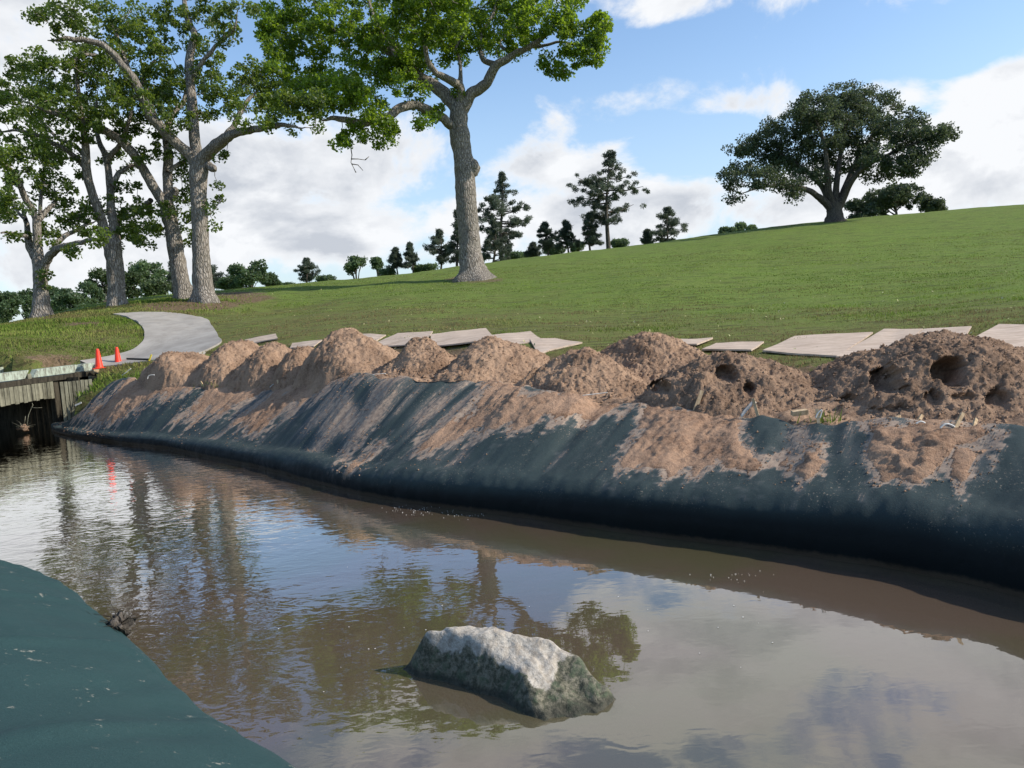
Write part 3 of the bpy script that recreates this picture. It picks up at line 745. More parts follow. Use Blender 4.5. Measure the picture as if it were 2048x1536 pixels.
scatter_lumps('soil_clods', np.vstack([flat2[ids] + (0, 0, .005), mp[im]]), np.r_[np.minimum(sz, .06), np.minimum(rng.gamma(2.0, .0038, len(im)) + .005, .03)], M_SOIL)
vis = np.where((vg > .5).ravel() & (dust.ravel() > .22))[0]
ids = rng.choice(vis, 4200); sz = rng.gamma(2.0, .0035, len(ids)) + .004
cb = np.vstack(CRB)
scatter_lumps('fabric_crumbs', np.vstack([fab.reshape(-1, 3)[ids] + nrm.reshape(-1, 3)[ids] * .004, cb]), np.r_[np.minimum(sz * .7, .016), np.minimum(rng.gamma(2.0, .0028, len(cb)) + .003, .022)], M_SPILL)

# ------------------------------------------------------------------ near fabric (photographer's bank)
NSn, NVn = 260, 90
SSn = np.r_[0, np.cumsum(np.linalg.norm(np.diff(NEAR_LINE, axis=0), axis=1))]
TN = np.gradient(NEAR_LINE, axis=0)
for _ in range(6): TN[1:-1] = (TN[:-2] + 2 * TN[1:-1] + TN[2:]) / 4
TN /= np.linalg.norm(TN, axis=1)[:, None]
in0, in1 = [int(np.argmin(np.linalg.norm(NEAR_LINE - np.array(p), axis=1))) for p in ((-9, 9.3), (2.2, .6))]
sn = np.linspace(SSn[in0], SSn[in1], NSn)
nx_, ny_ = np.interp(sn, SSn, TN[:, 1]), -np.interp(sn, SSn, TN[:, 0])
wx_, wy_ = np.interp(sn, SSn, NEAR_LINE[:, 0]), np.interp(sn, SSn, NEAR_LINE[:, 1])
vn = np.linspace(0, 1, NVn)
pr = pchip([0, .08, .16, .26, .36, .5, .7, 1.0], np.array([(.25, -.4), (.05, -.1), (0, 0), (-.02, .09), (.06, .20), (.35, .38), (1.1, .70), (3.0, .93)]), vn)
pz = fbm(np.stack(np.meshgrid(sn * .9, vn * 2), -1), 3, 97)
nb = np.stack([wx_[None] + nx_[None] * pr[:, :1], wy_[None] + ny_[None] * pr[:, :1], np.broadcast_to(pr[:, 1:], (NVn, NSn))], -1)
crs = np.stack(np.meshgrid(sn * 1.5, vn * 1.2), -1); nb[..., 2] += .035 * (1 - np.abs(np.clip(fbm(crs + .6 * pz[..., None], 2, 95) * 3, -1, 1))) * sstep(vn, .12, .4)[:, None]
nb[..., 2] += .05 * pz * sstep(vn, .2, .5)[:, None] + .01 * fbm(np.stack(np.meshgrid(sn * 5, vn * 9), -1), 2, 98)
nm = mesh_np('fabric_mat', nb.reshape(-1, 3), grid_faces(NVn, NSn), M_FABRIC2, uv=np.c_[np.tile(sn, NVn), np.repeat(vn * 3, NSn)])
tag(nm, 'plain dark teal fabric bulging at the bottom left corner beside the water', 'bank lining')

# ------------------------------------------------------------------ trees
def leaf_quads(c, size, aspect=.62, up=.35):
    n = len(c); a = rng.normal(size=(n, 3)); a /= np.linalg.norm(a, axis=1)[:, None]
    nm_ = rng.normal(size=(n, 3)) + (0, 0, up * 2); b = np.cross(nm_, a); b /= np.linalg.norm(b, axis=1)[:, None] + 1e-9
    w = np.cross(a, b); s = size[:, None]
    v = np.stack([c - a * s * .5, c + b * s * aspect * .5 + w * s * .08, c + a * s * .5, c - b * s * aspect * .5 + w * s * .08], 1)
    f = np.arange(n)[:, None] * 4 + np.arange(4)[None]
    return v.reshape(-1, 3), f
def crown_mesh(name, cl, clr, per, size, mat, parent, base, aspect=.62, tint_bias=None, squash=.75):
    """cl (n,3) clump centres, clr radii"""
    n = len(cl); cnt = np.maximum(1, rng.poisson(per, n))
    idx = np.repeat(np.arange(n), cnt); N = len(idx)
    off = rng.normal(size=(N, 3)); off /= np.linalg.norm(off, axis=1)[:, None]
    off *= (rng.uniform(.15, 1, N) ** .6)[:, None]; off[:, 2] *= squash
    c = cl[idx] + off * clr[idx][:, None]
    tb = np.clip(.45 + .38 * vnoise(cl * .55, 7) + rng.normal(0, .14, n), 0, 1)
    if tint_bias is not None: tb = np.clip(tb + tint_bias, 0, 1)
    ti = np.clip(tb[idx] + rng.normal(0, .13, N), 0, 1)
    v, f = leaf_quads(c, size * rng.uniform(.65, 1.25, N), aspect)
    return mesh_np(name, v, f, mat, parent, smooth=False, attrs=dict(tint=np.repeat(ti, 4)), loc=base)
def traced_tree(name, lab, d, trunk, limbs, blobs, leaf, lsize, per=26, dens=2.3, clump=.40, bark=None, group=None, flare=None, zdown=.25, seed=0, spread=.75, extra=None):
    bark = bark or M_BARK; ppm = F_PX / d
    b0 = P(trunk[0][0], trunk[0][1], d); zt = T1(b0[0], b0[1]); base = np.array([b0[0], b0[1], min(b0[2], zt)])
    root = empty(name, base, lab, 'tree', group)
    def path3(pts, dd, curve=1.3):
        m = len(pts); k = np.linspace(0, 1, m) ** curve
        return np.array([np.r_[P(x, y, d + dd * kk_), r / ppm] for (x, y, r), kk_ in zip(pts, k)])
    tp = path3(trunk, 0); tp[0, 2] = min(tp[0, 2], zt) - zdown
    tc_ = catmull(tp, max(10, len(trunk) * 6))
    v, f = tube_np(tc_[:, :3], np.maximum(tc_[:, 3], .01), 20, .10, seed + 3)
    # root flare
    hgt = v[:, 2] - base[2]; cen = np.stack([np.interp(v[:, 2], tc_[:, 2], tc_[:, i]) for i in (0, 1)], -1)
    ang = np.arctan2(v[:, 1] - cen[:, 1], v[:, 0] - cen[:, 0])
    fl = 1 + (.40 * np.exp(-np.clip(hgt, 0, 9) / .35)) * (1 + .45 * np.sin(ang * 5 + seed) + .3 * np.sin(ang * 3 + 2 * seed))
    v[:, :2] = cen + (v[:, :2] - cen) * fl[:, None]
    mesh_np('trunk', v - base, f, bark, root)
    nodes = [tc_[len(tc_) // 2:, :3]]; npx = [np.array([project(p)[:2] for p in tc_[len(tc_) // 2:, :3]])]; noff = [np.zeros(len(tc_) - len(tc_) // 2)]
    for li, (pts, dd) in enumerate(limbs):
        lp_ = path3(pts, dd); lp_[-1, 3] *= .3 if len(pts) >= 5 else 1.0; lc = catmull(lp_, max(8, len(pts) * 5))
        wob = fbm(np.stack([np.arange(len(lc)) * .35, np.full(len(lc), li * 7.7 + seed)], -1), 2, 3) * .05
        lc[1:, 2] += wob[1:]
        v, f = tube_np(lc[:, :3], np.maximum(lc[:, 3], .012), 12, .10, seed + li)
        mesh_np('limb', v - base, f, bark, root)
        nodes.append(lc[2:, :3]); q_ = np.array([project(p) for p in lc[2:, :3]]); npx.append(q_[:, :2]); noff.append(q_[:, 2] - d)
    nodes = np.vstack(nodes); npx = np.vstack(npx); noff = np.concatenate(noff)
    cls = []; crs = []
    for (bx_, by_, rx, ry) in blobs:
        gk_ = 1.12 if group is None else 1.26; rx, ry = rx * gk_, ry * gk_
        k = np.hypot(npx[:, 0] - bx_, npx[:, 1] - by_).argmin()
        zo = noff[k] * 1.2 + rng.normal(0, spread)
        area = math.pi * rx * ry / ppm ** 2
        n = max(2, int(area * dens))
        u = rng.normal(size=(n, 3)); u /= np.linalg.norm(u, axis=1)[:, None]; u *= (rng.uniform(.12, 1, n) ** .42)[:, None]
        for a in u:
            cls.append(P(bx_ + a[0] * rx, by_ + a[1] * ry, d + zo + a[2] * .55 * (rx + ry) / ppm * .9)); crs.append(clump * rng.uniform(.6, 1.2))
    cl = np.array(cls); cr = np.array(crs)
    # twigs: every clump grows from the nearest limb or earlier twig
    tw_ = MB(); cap = len(nodes) + len(cl) * 2; NDS = np.empty((cap, 3)); NDS[:len(nodes)] = nodes; nn = len(nodes)
    d0 = np.array([np.min(np.linalg.norm(nodes - c, axis=1)) for c in cl]); order = np.argsort(d0)
    V = []; Fc = []; nv = 0
    for i in order:
        c = cl[i]; dist = np.linalg.norm(NDS[:nn] - c, axis=1); k = dist.argmin(); s_ = NDS[k].copy(); L = dist[k]
        if L > .12:
            m1 = s_ + (c - s_) * .4 + rng.normal(0, .06 * L, 3); m1[2] -= .03 * L
            m2 = s_ + (c - s_) * .75 + rng.normal(0, .06 * L, 3)
            r0 = min(.05, .010 + .016 * L) * (lsize / .15) ** .5
            v, f = tube_np([s_, m1, m2, c], [r0, r0 * .75, r0 * .5, r0 * .25], 4)
            V.append(v); Fc.append(f + nv); nv += len(v)
            NDS[nn] = m2; nn += 1
        NDS[nn] = c; nn += 1
    if V: tag(mesh_np('twigs', np.vstack(V) - base, np.vstack(Fc), bark, root), kind='stuff')
    o = crown_mesh('crown', cl - base, cr, per, lsize, leaf, root, None, tint_bias=None)
    if extra: extra(root, base, ppm, d)
    return root

def main_extra(root, base, ppm, d):
    # burl on the trunk
    c = P(946, 336, d - .05) - base; th, ph = np.meshgrid(np.linspace(0, 2 * np.pi, 17), np.linspace(0, np.pi, 11))
    r = (.40 + .05 * fbm(np.stack([np.cos(th) * np.sin(ph) * 2, np.sin(th) * np.sin(ph) * 2, np.cos(ph) * 2], -1), 3, 5))
    v = np.stack([np.cos(th) * np.sin(ph) * r * .85, np.sin(th) * np.sin(ph) * r * .8, np.cos(ph) * r * 1.15], -1).reshape(-1, 3) + c
    mesh_np('burl', v, grid_faces(11, 17), M_BARK, root)
    # bare twig hanging below the long low limb
    tw = MB()
    for pts in ([(700, 285), (704, 310), (702, 325), (712, 345)], [(702, 318), (716, 318), (730, 320)], [(703, 328), (716, 330), (726, 341)], [(730, 320), (738, 313)], [(712, 345), (708, 338)]):
        p3 = [P(x, y, d - .8) - base for x, y in pts]; tw.tube(p3, np.linspace(.030, .014, len(p3)), 5)
    tw.build('bare_twig', M_BARK, root, True)

traced_tree('oak_tree', 'tall spreading oak standing alone on the slope, burl on its trunk', 38.5,
    [(948, 556, 31), (944, 535, 25), (941, 505, 22.5), (937, 460, 21), (933, 410, 20.5), (931, 360, 20.5), (929, 330, 20), (924, 300, 19), (919, 270, 20), (918, 245, 18), (919, 222, 17), (920, 208, 14)],
    [([(917, 268, 12), (905, 252, 10.5), (893, 243, 9.5), (875, 231, 9), (850, 216, 8.5), (825, 211, 8.5), (800, 218, 8.5), (775, 232, 8), (745, 243, 8), (710, 243, 6.5), (675, 238, 5), (640, 240, 3.5)], -3.5),
     ([(920, 232, 15), (906, 206, 14), (893, 193, 13.5), (872, 175, 12.5), (848, 160, 11.5), (825, 140, 10), (795, 115, 8), (760, 92, 6), (715, 75, 4), (660, 60, 3)], 2.0),
     ([(919, 222, 11), (922, 196, 9.5), (919, 172, 9), (910, 166, 8), (895, 157, 7.5), (872, 145, 6), (856, 122, 5), (850, 90, 4), (845, 40, 3)], -2.5),
     ([(919, 172, 7), (921, 150, 4), (919, 120, 3.5), (912, 95, 3), (930, 60, 2.5), (925, 0, 2)], 1.5),
     ([(922, 226, 13), (933, 203, 11.5), (943, 186, 11), (958, 178, 10.5), (972, 166, 10), (983, 146, 9.5), (993, 131, 9), (1010, 120, 7.5), (1030, 107, 6.5), (1055, 95, 5.5), (1090, 70, 4.5), (1120, 40, 3.5), (1150, 0, 2.5)], -1.5),
     ([(997, 131, 6.5), (978, 126, 6), (966, 117, 5.5), (961, 100, 4.5), (962, 70, 3.5), (985, 30, 3), (1000, -30, 2)], 2.0),
     ([(1022, 110, 4.5), (1012, 98, 4), (1000, 92, 3), (1020, 60, 2.5)], .5),
     ([(1058, 94, 4), (1090, 90, 3), (1130, 85, 2.4), (1165, 92, 2), (1195, 105, 1.4)], -1.0),
     ([(795, 115, 5), (760, 60, 4), (740, 10, 3), (730, -60, 2)], 3.0)],
    [(1165, 60, 50, 48), (1185, 105, 32, 30), (1125, 120, 38, 34), (1105, 145, 20, 12), (1090, 25, 80, 48), (1045, 55, 50, 36), (990, 40, 60, 50), (1030, 85, 40, 22), (920, 55, 65, 46), (955, 85, 35, 30), (850, 40, 75, 50), (800, 75, 70, 46),
     (755, 105, 62, 42), (832, 122, 44, 34), (842, 140, 34, 24), (790, 145, 50, 28), (720, 150, 62, 38), (700, 45, 80, 50), (615, 60, 75, 52), (600, 120, 62, 46), (660, 185, 70, 42), (735, 205, 50, 36), (770, 270, 26, 26), (745, 250, 40, 26), (700, 275, 34, 24),
     (600, 195, 62, 42), (555, 30, 55, 45), (560, 95, 40, 35), (850, -40, 140, 55), (1020, -40, 170, 55), (680, -40, 170, 55), (830, 215, 26, 14), (868, 232, 22, 16), (820, 180, 34, 20), (545, 150, 34, 26), (900, 110, 30, 20), (540, 60, 30, 26), (850, 250, 18, 9), (912, 190, 10, 10), (935, 202, 10, 8), (878, 222, 20, 9), (915, 110, 22, 22), (1000, 100, 16, 10)],
    LEAF_OAK, .175, per=88, dens=5.2, clump=.44, group=None, seed=1, extra=main_extra)

G_OAK = 'oaks on the knoll by the path'
traced_tree('oak_tree', 'straight-trunked oak nearest the path top, with a sawn limb stub', 33.0,
    [(410, 601, 21), (406, 575, 18.5), (403, 530, 17), (401, 470, 16), (398, 410, 15.5), (397, 360, 16), (397, 335, 17), (396, 318, 15)],
    [([(394, 335, 12), (383, 315, 11), (366, 297, 10.5), (345, 277, 10), (325, 258, 9.5), (303, 235, 9.5), (290, 205, 9), (277, 178, 8.5), (262, 152, 8), (240, 125, 7), (215, 97, 6), (165, 80, 5), (130, 78, 4), (95, 82, 3)], -2.5),
     ([(397, 325, 12), (391, 290, 11), (387, 250, 10.5), (384, 210, 10), (381, 170, 9.5), (379, 130, 9), (382, 95, 8), (390, 72, 7), (380, 50, 6.5), (371, 20, 5.5), (368, -40, 4)], 1.5),
     ([(398, 332, 13), (412, 310, 12), (428, 296, 12), (446, 281, 11), (462, 268, 9), (490, 262, 7), (520, 255, 6), (560, 250, 4.5), (610, 256, 3)], -2.5),
     ([(446, 280, 7), (466, 255, 6), (480, 225, 5), (500, 195, 4), (520, 175, 3)], 1.0),
     ([(380, 160, 6), (395, 135, 4.5), (420, 105, 4), (450, 75, 3), (468, 60, 2.5), (475, 20, 2)], -1.0),
     ([(300, 230, 6), (283, 200, 5), (285, 160, 4), (310, 120, 3)], 2.0),
     ([(262, 152, 5), (240, 90, 4), (225, 50, 3)], 1.0),
     ([(240, 125, 4.5), (180, 110, 3.5), (135, 130, 2.5)], -1.5),
     ([(403, 326, 8), (417, 331, 7.5), (427, 337, 7), (429, 338, 4), (429.5, 338.3, .3)], -.6)],
    [(80, 20, 34, 22), (120, 30, 40, 30), (155, 55, 22, 20), (120, 60, 26, 14), (220, 30, 55, 36), (265, 70, 55, 36), (205, 105, 45, 32), (300, 50, 50, 42), (310, 115, 55, 38), (290, 170, 50, 42), (365, 25, 42, 34), (400, 25, 34, 26), (335, 150, 40, 36), (415, 95, 34, 30), (440, 50, 26, 22),
     (470, 20, 36, 26), (455, 70, 20, 22), (420, 160, 36, 36), (395, 215, 32, 30), (350, 235, 34, 24), (455, 170, 46, 34), (500, 185, 50, 38), (555, 215, 48, 30), (595, 235, 46, 24), (480, 235, 34, 24), (520, 150, 42, 26), (180, 150, 34, 26), (230, 175, 36, 28), (260, 215, 30, 22), (540, 255, 30, 12), (445, 318, 16, 9), (430, 400, 11, 34), (426, 435, 9, 24), (610, 195, 34, 30), (330, 205, 26, 22)],
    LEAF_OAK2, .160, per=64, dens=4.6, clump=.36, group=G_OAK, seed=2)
traced_tree('oak_tree', 'leaning oak forked high, standing just left of the straight-trunked one', 34.5,
    [(372, 596, 19), (365, 570, 16.5), (357, 530, 15.5), (350, 490, 15), (344, 455, 14.5), (337, 425, 14.5), (332, 405, 13)],
    [([(336, 420, 11), (337, 390, 10), (335, 350, 9.5), (337, 315, 9), (333, 280, 8), (336, 250, 7), (352, 222, 6), (368, 200, 5), (375, 165, 3.5)], 1.5),
     ([(333, 415, 11), (320, 395, 10), (306, 372, 9.5), (290, 345, 9), (276, 322, 8.5), (262, 303, 8.5), (240, 280, 8), (210, 260, 7.5), (180, 246, 7), (150, 235, 6), (110, 225, 4.5), (60, 212, 3)], -2.5),
     ([(334, 285, 6), (315, 245, 5.5), (300, 205, 5), (290, 165, 4), (280, 110, 3)], 1.0),
     ([(336, 395, 8), (347, 390, 8), (350, 383, 7), (350.5, 381, 4), (350.7, 380.5, .3)], -.4),
     ([(302, 400, 5), (285, 415, 4), (268, 430, 3.5), (250, 438, 2.5)], 2.0),
     ([(336, 345, 5), (352, 330, 4), (372, 322, 3), (395, 310, 2)], 2.0)],
    [(50, 205, 50, 26), (110, 195, 50, 24), (25, 175, 34, 34), (180, 232, 40, 20), (215, 238, 38, 24), (245, 268, 36, 20), (280, 305, 32, 18), (270, 190, 40, 34), (320, 290, 26, 20), (300, 255, 30, 18), (372, 410, 26, 50), (372, 345, 24, 40), (300, 470, 34, 24), (330, 440, 22, 34), (270, 455, 40, 30), (395, 445, 12, 34), (380, 480, 16, 14), (350, 180, 30, 28), (290, 430, 30, 26), (235, 200, 30, 22)],
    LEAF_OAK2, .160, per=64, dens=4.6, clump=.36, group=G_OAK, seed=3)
traced_tree('oak_tree', 'pale twin-stemmed oak forked low, behind the grassy hump', 33.8,
    [(236, 609, 16.5), (232, 580, 14.5), (229, 545, 14), (226, 510, 15), (222, 485, 17), (220, 470, 15)],
    [([(213, 482, 10), (208, 460, 9.5), (200, 430, 9), (189, 400, 8.5), (180, 372, 8.5), (173, 345, 8.5), (172, 315, 8), (171, 285, 7), (166, 255, 6.5), (161, 215, 5), (155, 170, 4), (150, 110, 3)], -1.5),
     ([(229, 478, 9), (227, 450, 8.5), (222, 420, 8), (221, 390, 7.5), (219, 360, 7), (216, 335, 6.5), (211, 312, 6), (203, 295, 5.5), (196, 275, 4.5), (192, 230, 3.5), (195, 180, 2.5)], 1.0),
     ([(172, 338, 6), (155, 318, 5.5), (135, 302, 5), (110, 288, 4.5), (75, 270, 3.5), (30, 262, 2.5), (-20, 265, 2)], -2.0),
     ([(173, 318, 4.5), (150, 292, 4), (120, 280, 3.5), (80, 240, 2.5)], 1.5),
     ([(223, 372, 6), (234, 352, 5.5), (246, 340, 4.5), (262, 332, 3.5), (290, 326, 2.5)], 1.0),
     ([(214, 322, 5.5), (228, 303, 5), (242, 288, 4.5), (252, 262, 4), (262, 225, 3), (268, 190, 2.2)], -1.0),
     ([(244, 608, 7), (243, 570, 7), (240, 530, 7), (237, 500, 6.5), (236, 470, 5), (238, 430, 3)], 1.2)],
    [(140, 255, 60, 34), (95, 200, 55, 30), (55, 235, 46, 36), (155, 180, 50, 36), (185, 130, 40, 36), (90, 130, 55, 30), (70, 165, 36, 22), (240, 325, 34, 22), (250, 395, 38, 36), (225, 440, 28, 30), (265, 440, 34, 30), (255, 250, 28, 26), (110, 305, 44, 22), (60, 275, 44, 20), (130, 115, 40, 26), (30, 130, 26, 18), (190, 210, 30, 22), (245, 480, 24, 24), (235, 285, 22, 18), (150, 320, 24, 14), (20, 255, 30, 22), (275, 200, 24, 28)],
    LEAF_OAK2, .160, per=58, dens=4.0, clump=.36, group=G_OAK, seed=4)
traced_tree('oak_tree', 'leftmost oak of the knoll, a long branch arching to its right', 32.3,
    [(82, 633, 17), (82, 600, 14.5), (81, 570, 13), (79, 545, 12.5), (77, 520, 11.5), (75, 490, 8.5), (74, 460, 7.5), (72, 435, 7)],
    [([(72, 437, 6.5), (63, 415, 6), (50, 397, 6), (42, 375, 5.5), (33, 355, 5), (15, 335, 4), (-10, 320, 3)], -1.5),
     ([(74, 442, 6), (90, 425, 5), (105, 412, 4.5), (112, 397, 4), (108, 375, 3)], 1.0),
     ([(86, 548, 9), (90, 530, 8.5), (101, 512, 8), (112, 500, 7.5), (128, 493, 6), (150, 486, 5), (175, 481, 4), (202, 479, 2.5)], -1.5),
     ([(106, 507, 6.5), (112, 488, 6), (125, 475, 5), (145, 464, 4), (170, 450, 3), (195, 440, 2.5)], 1.2),
     ([(70, 515, 8), (60, 495, 7.5), (56, 470, 6), (54, 450, 5), (48, 430, 4), (45, 412, 3)], 1.0),
     ([(56, 472, 4.5), (40, 470, 3.5), (20, 466, 2.5), (2, 466, 1.6)], -1.0),
     ([(52, 440, 3.5), (38, 425, 3), (20, 405, 2.5), (0, 395, 2)], 1.5),
     ([(80, 430, 4), (82, 390, 3.5), (88, 350, 3), (92, 310, 2)], 2.0)],
    [(35, 395, 42, 36), (55, 340, 50, 40), (98, 370, 32, 34), (140, 452, 40, 22), (120, 420, 36, 24), (180, 440, 34, 28), (15, 320, 34, 34), (150, 500, 14, 9), (135, 505, 16, 8), (18, 468, 20, 7), (60, 478, 16, 10), (100, 460, 26, 16), (190, 470, 26, 18), (110, 300, 34, 26), (150, 360, 30, 26), (165, 405, 30, 22), (80, 552, 12, 10), (92, 574, 8, 6), (10, 420, 26, 22), (105, 480, 16, 12)],
    LEAF_OAK2, .160, per=64, dens=4.6, clump=.36, group=G_OAK, seed=5)

traced_tree('live_oak', 'broad dome-shaped dark green oak with many stems on the hill crest', 60.0,
    [(1670, 446, 17), (1670, 432, 15), (1669, 418, 14), (1668, 408, 12)],
    [([(1664, 420, 8), (1652, 405, 7.5), (1637, 393, 6.5), (1620, 382, 5.5), (1595, 374, 4.5), (1565, 371, 3.5), (1525, 374, 2.5), (1480, 388, 1.8)], -3),
     ([(1664, 414, 7), (1655, 395, 6.5), (1645, 375, 5.5), (1625, 352, 4.5), (1600, 332, 3.5), (1555, 305, 2.5), (1510, 290, 1.8)], 3),
     ([(1667, 412, 7.5), (1658, 385, 6.5), (1655, 350, 5.5), (1652, 310, 4), (1640, 260, 3), (1615, 215, 2)], -2),
     ([(1672, 412, 7.5), (1672, 380, 6.5), (1676, 345, 5.5), (1682, 300, 4), (1690, 250, 3), (1695, 200, 2)], 1),
     ([(1677, 415, 8), (1688, 392, 7), (1697, 372, 6), (1712, 350, 5), (1740, 328, 4), (1785, 305, 3), (1835, 285, 2.4), (1885, 268, 1.8)], -3),
     ([(1675, 410, 7), (1690, 375, 6), (1705, 340, 5), (1725, 300, 4), (1755, 255, 3), (1780, 220, 2)], 3)],
    [(1690, 195, 48, 26), (1630, 215, 46, 28), (1750, 208, 50, 28), (1585, 255, 56, 32), (1655, 262, 62, 40), (1735, 262, 62, 40), (1810, 258, 52, 34), (1862, 270, 38, 24), (1890, 268, 22, 14), (1530, 295, 50, 28), (1478, 300, 30, 16), (1600, 315, 62, 34), (1700, 315, 56, 32), (1785, 315, 56, 28), (1835, 318, 36, 16), (1490, 340, 40, 14), (1468, 365, 22, 16), (1530, 355, 42, 18), (1580, 370, 34, 12), (1585, 390, 22, 10), (1470, 395, 14, 9), (1755, 345, 40, 16), (1630, 350, 40, 18), (1815, 340, 24, 10), (1560, 330, 40, 20), (1690, 225, 60, 26), (1450, 350, 8, 6)],
    LEAF_LIVE, .21, per=78, dens=4.6, clump=.66, bark=M_BARK_DARK, seed=6, spread=1.2)

# ---- background trees
def bg_base(px, py_base, d):
    p = P(px, py_base, d); z = T1(p[0], p[1]); return np.array([p[0], p[1], min(z, p[2])])
def pine(px, py_top, py_base, wpx, d, lab, young=False, seed=0, bare=.3, leaf=None, lean=0.0, group='pines along the far ridge'):
    b = bg_base(px, py_base, d); top = P(px + lean, py_top, d); H = top[2] - b[2]; W = wpx * d / F_PX / 2
    zv = P(px, py_base, d)[2]; vis0 = (zv - b[2]) / H       # what shows above the crest starts here
    root = empty('pine_tree', b, lab, 'tree', group)
    r_ = np.random.default_rng(seed + 100)
    m = 12; tpath = np.array([np.array([top[0] - b[0], 0, H]) * (k, 1, k) + (.15 * math.sin(k * 7 + seed), .1 * math.cos(k * 5), 0) for k in np.linspace(0, 1, m)])
    tr = np.linspace(.020 * H + .06, .03, m)
    v, f = tube_np(tpath, tr, 8); mesh_np('trunk', v, f, M_BARK_DARK, root)
    cl, cr = [], []; V, Fc, nv = [], [], 0
    k0 = vis0 + (1 - vis0) * bare
    nb_ = int(16 + H * (1.9 if not young else 2.6))
    for i in range(nb_):
        k = k0 + (1 - k0) * (i + r_.uniform(0, 1)) / nb_
        kk_ = (k - k0) / (1 - k0)
        prof = (1 - kk_) ** .75 if young else (math.sin(min(1, .18 + kk_ * .95) * math.pi) ** .7 * (1.0 if kk_ > .15 else .75))
        L = W * max(.12, prof) * r_.choice([.55, .8, 1.0, 1.15, 1.3]); an = r_.uniform(0, 6.283)
        s_ = tpath[0] + (tpath[-1] - tpath[0]) * k; up = (.25 if young else .12) * L + r_.normal(0, .08 * L)
        e = s_ + np.array([math.cos(an) * L, math.sin(an) * L, up]); mid_ = (s_ + e) / 2 + (0, 0, -.06 * L)
        v, f = tube_np([s_, mid_, e], [.05 + .012 * L, .035 + .008 * L, .02], 4); V.append(v); Fc.append(f + nv); nv += len(v)
        nt = max(2, int(L / (.38 if young else .42)))
        for q in range(nt):
            t_ = .3 + .7 * (q + 1) / nt; side = r_.normal(0, .16 * L, 3) * (1, 1, .5)
            cl.append(s_ + (e - s_) * t_ + side); cr.append(r_.uniform(.26, .52) * (.8 if young else 1.0))
    cl.append(tpath[-1]); cr.append(.35)
    tag(mesh_np('branches', np.vstack(V), np.vstack(Fc), M_BARK_DARK, root), kind='stuff')
    crown_mesh('crown', np.array(cl), np.array(cr), 50, .46, leaf or LEAF_PINE, root, None, aspect=.17, squash=.7)
    return root
def roundtree(px, py_top, py_base, wpx, d, lab, name='broadleaf_tree', leaf=None, seed=0, open_=1.0, group='broadleaf trees in the distance', ls=.34, low=.28):
    b = bg_base(px, py_base, d); H = P(px, py_top, d)[2] - b[2]; W = wpx * d / F_PX / 2
    zv = P(px, py_base, d)[2]; h0 = max(0, (zv - b[2])); r_ = np.random.default_rng(seed + 300)
    root = empty(name, b, lab, 'tree', group)
    v, f = tube_np([(0, 0, -.2), (.1, 0, H * .3), (0, .1, H * .6), (.05, 0, H * .85)], [.03 * H + .05, .022 * H + .04, .014 * H + .03, .03], 8)
    V, Fc, nv = [v], [f], len(v)
    cl, cr = [], []
    nbl = int(9 + W * 1.1)
    for i in range(nbl):
        a = r_.uniform(0, 6.283); zz = r_.uniform(0, 1) ** .85
        rr = W * math.sqrt(max(0.05, 1 - (2 * zz - .85) ** 2 / 1.5)) * r_.uniform(.25, .78)
        z0 = h0 + (H - h0) * low
        c = np.array([math.cos(a) * rr, math.sin(a) * rr, z0 + (H - z0) * zz * .88]); br = W * r_.uniform(.24, .40)
        v, f = tube_np([(0, 0, min(c[2] * .6, H * .5)), c * (.5, .5, 1) * (1, 1, .85), c], [.05 + .008 * H, .05, .025], 4); V.append(v); Fc.append(f + nv); nv += len(v)
        n = int(6 + br * br * 5 * open_)
        u = r_.normal(size=(n, 3)); u /= np.linalg.norm(u, axis=1)[:, None]; u *= (r_.uniform(.1, 1, n) ** .4)[:, None]; u[:, 2] *= .72
        cl.append(c + u * br); cr.append(r_.uniform(.35, .7, n))
    cl = np.vstack(cl); cl[:, 2] = np.minimum(cl[:, 2], H - .2)
    mesh_np('trunk', np.vstack(V), np.vstack(Fc), M_BARK_DARK, root)
    crown_mesh('crown', cl, np.concatenate(cr), 60, ls * .86, leaf or LEAF_FAR, root, None)
    return root

pine(1213, 308, 494, 118, 84, 'tallest lone pine on the ridge, bare trunk and ragged tiers', bare=.22, seed=1)
pine(1002, 350, 523, 100, 80, 'dense tall pine right behind the big oak trunk', bare=.12, seed=2)
pine(988, 445, 527, 62, 76, 'dark young pine filling the foot of the dense tall pine', True, 3, .0)
pine(1092, 447, 507, 46, 84, 'leftmost of the three young pines beside the tallest lone pine', True, 4, .05)
pine(1133, 445, 503, 42, 86, 'thin-crowned middle one of three young pines beside the tallest lone pine', True, 5, .1)
pine(1177, 430, 498, 42, 84, 'young pine standing closest to the trunk of the tallest lone pine', True, 6, .05)
pine(1063, 488, 513, 22, 90, 'small bushy pine between the dense tall pine and the three young pines', True, 7, 0)
pine(914, 424, 530, 44, 84, 'dark pointed pine just left of the big oak trunk', True, 8, 0)
pine(880, 462, 534, 48, 88, 'clumpy open pine left of the dark pointed pine', False, 9, .1)
pine(822, 488, 538, 30, 95, 'taller one of two small pines standing by themselves on the ridge', True, 10, .05)
pine(793, 498, 541, 24, 95, 'shorter one of two small pines standing by themselves on the ridge', True, 11, .1)
pine(1330, 418, 489, 74, 88, 'rounded clumpy pine right of the tallest lone pine, by the green mound', False, 12, .0, lean=6)
pine(1292, 462, 492, 22, 90, 'small pine at the left foot of the rounded clumpy pine', True, 13, 0)
pine(612, 519, 562, 34, 100, 'spindly lopsided pine alone on the far slope', False, 14, .0)
pine(425, 535, 582, 56, 85, 'flat-layered pine showing behind the straight-trunked oak', False, 15, .1)
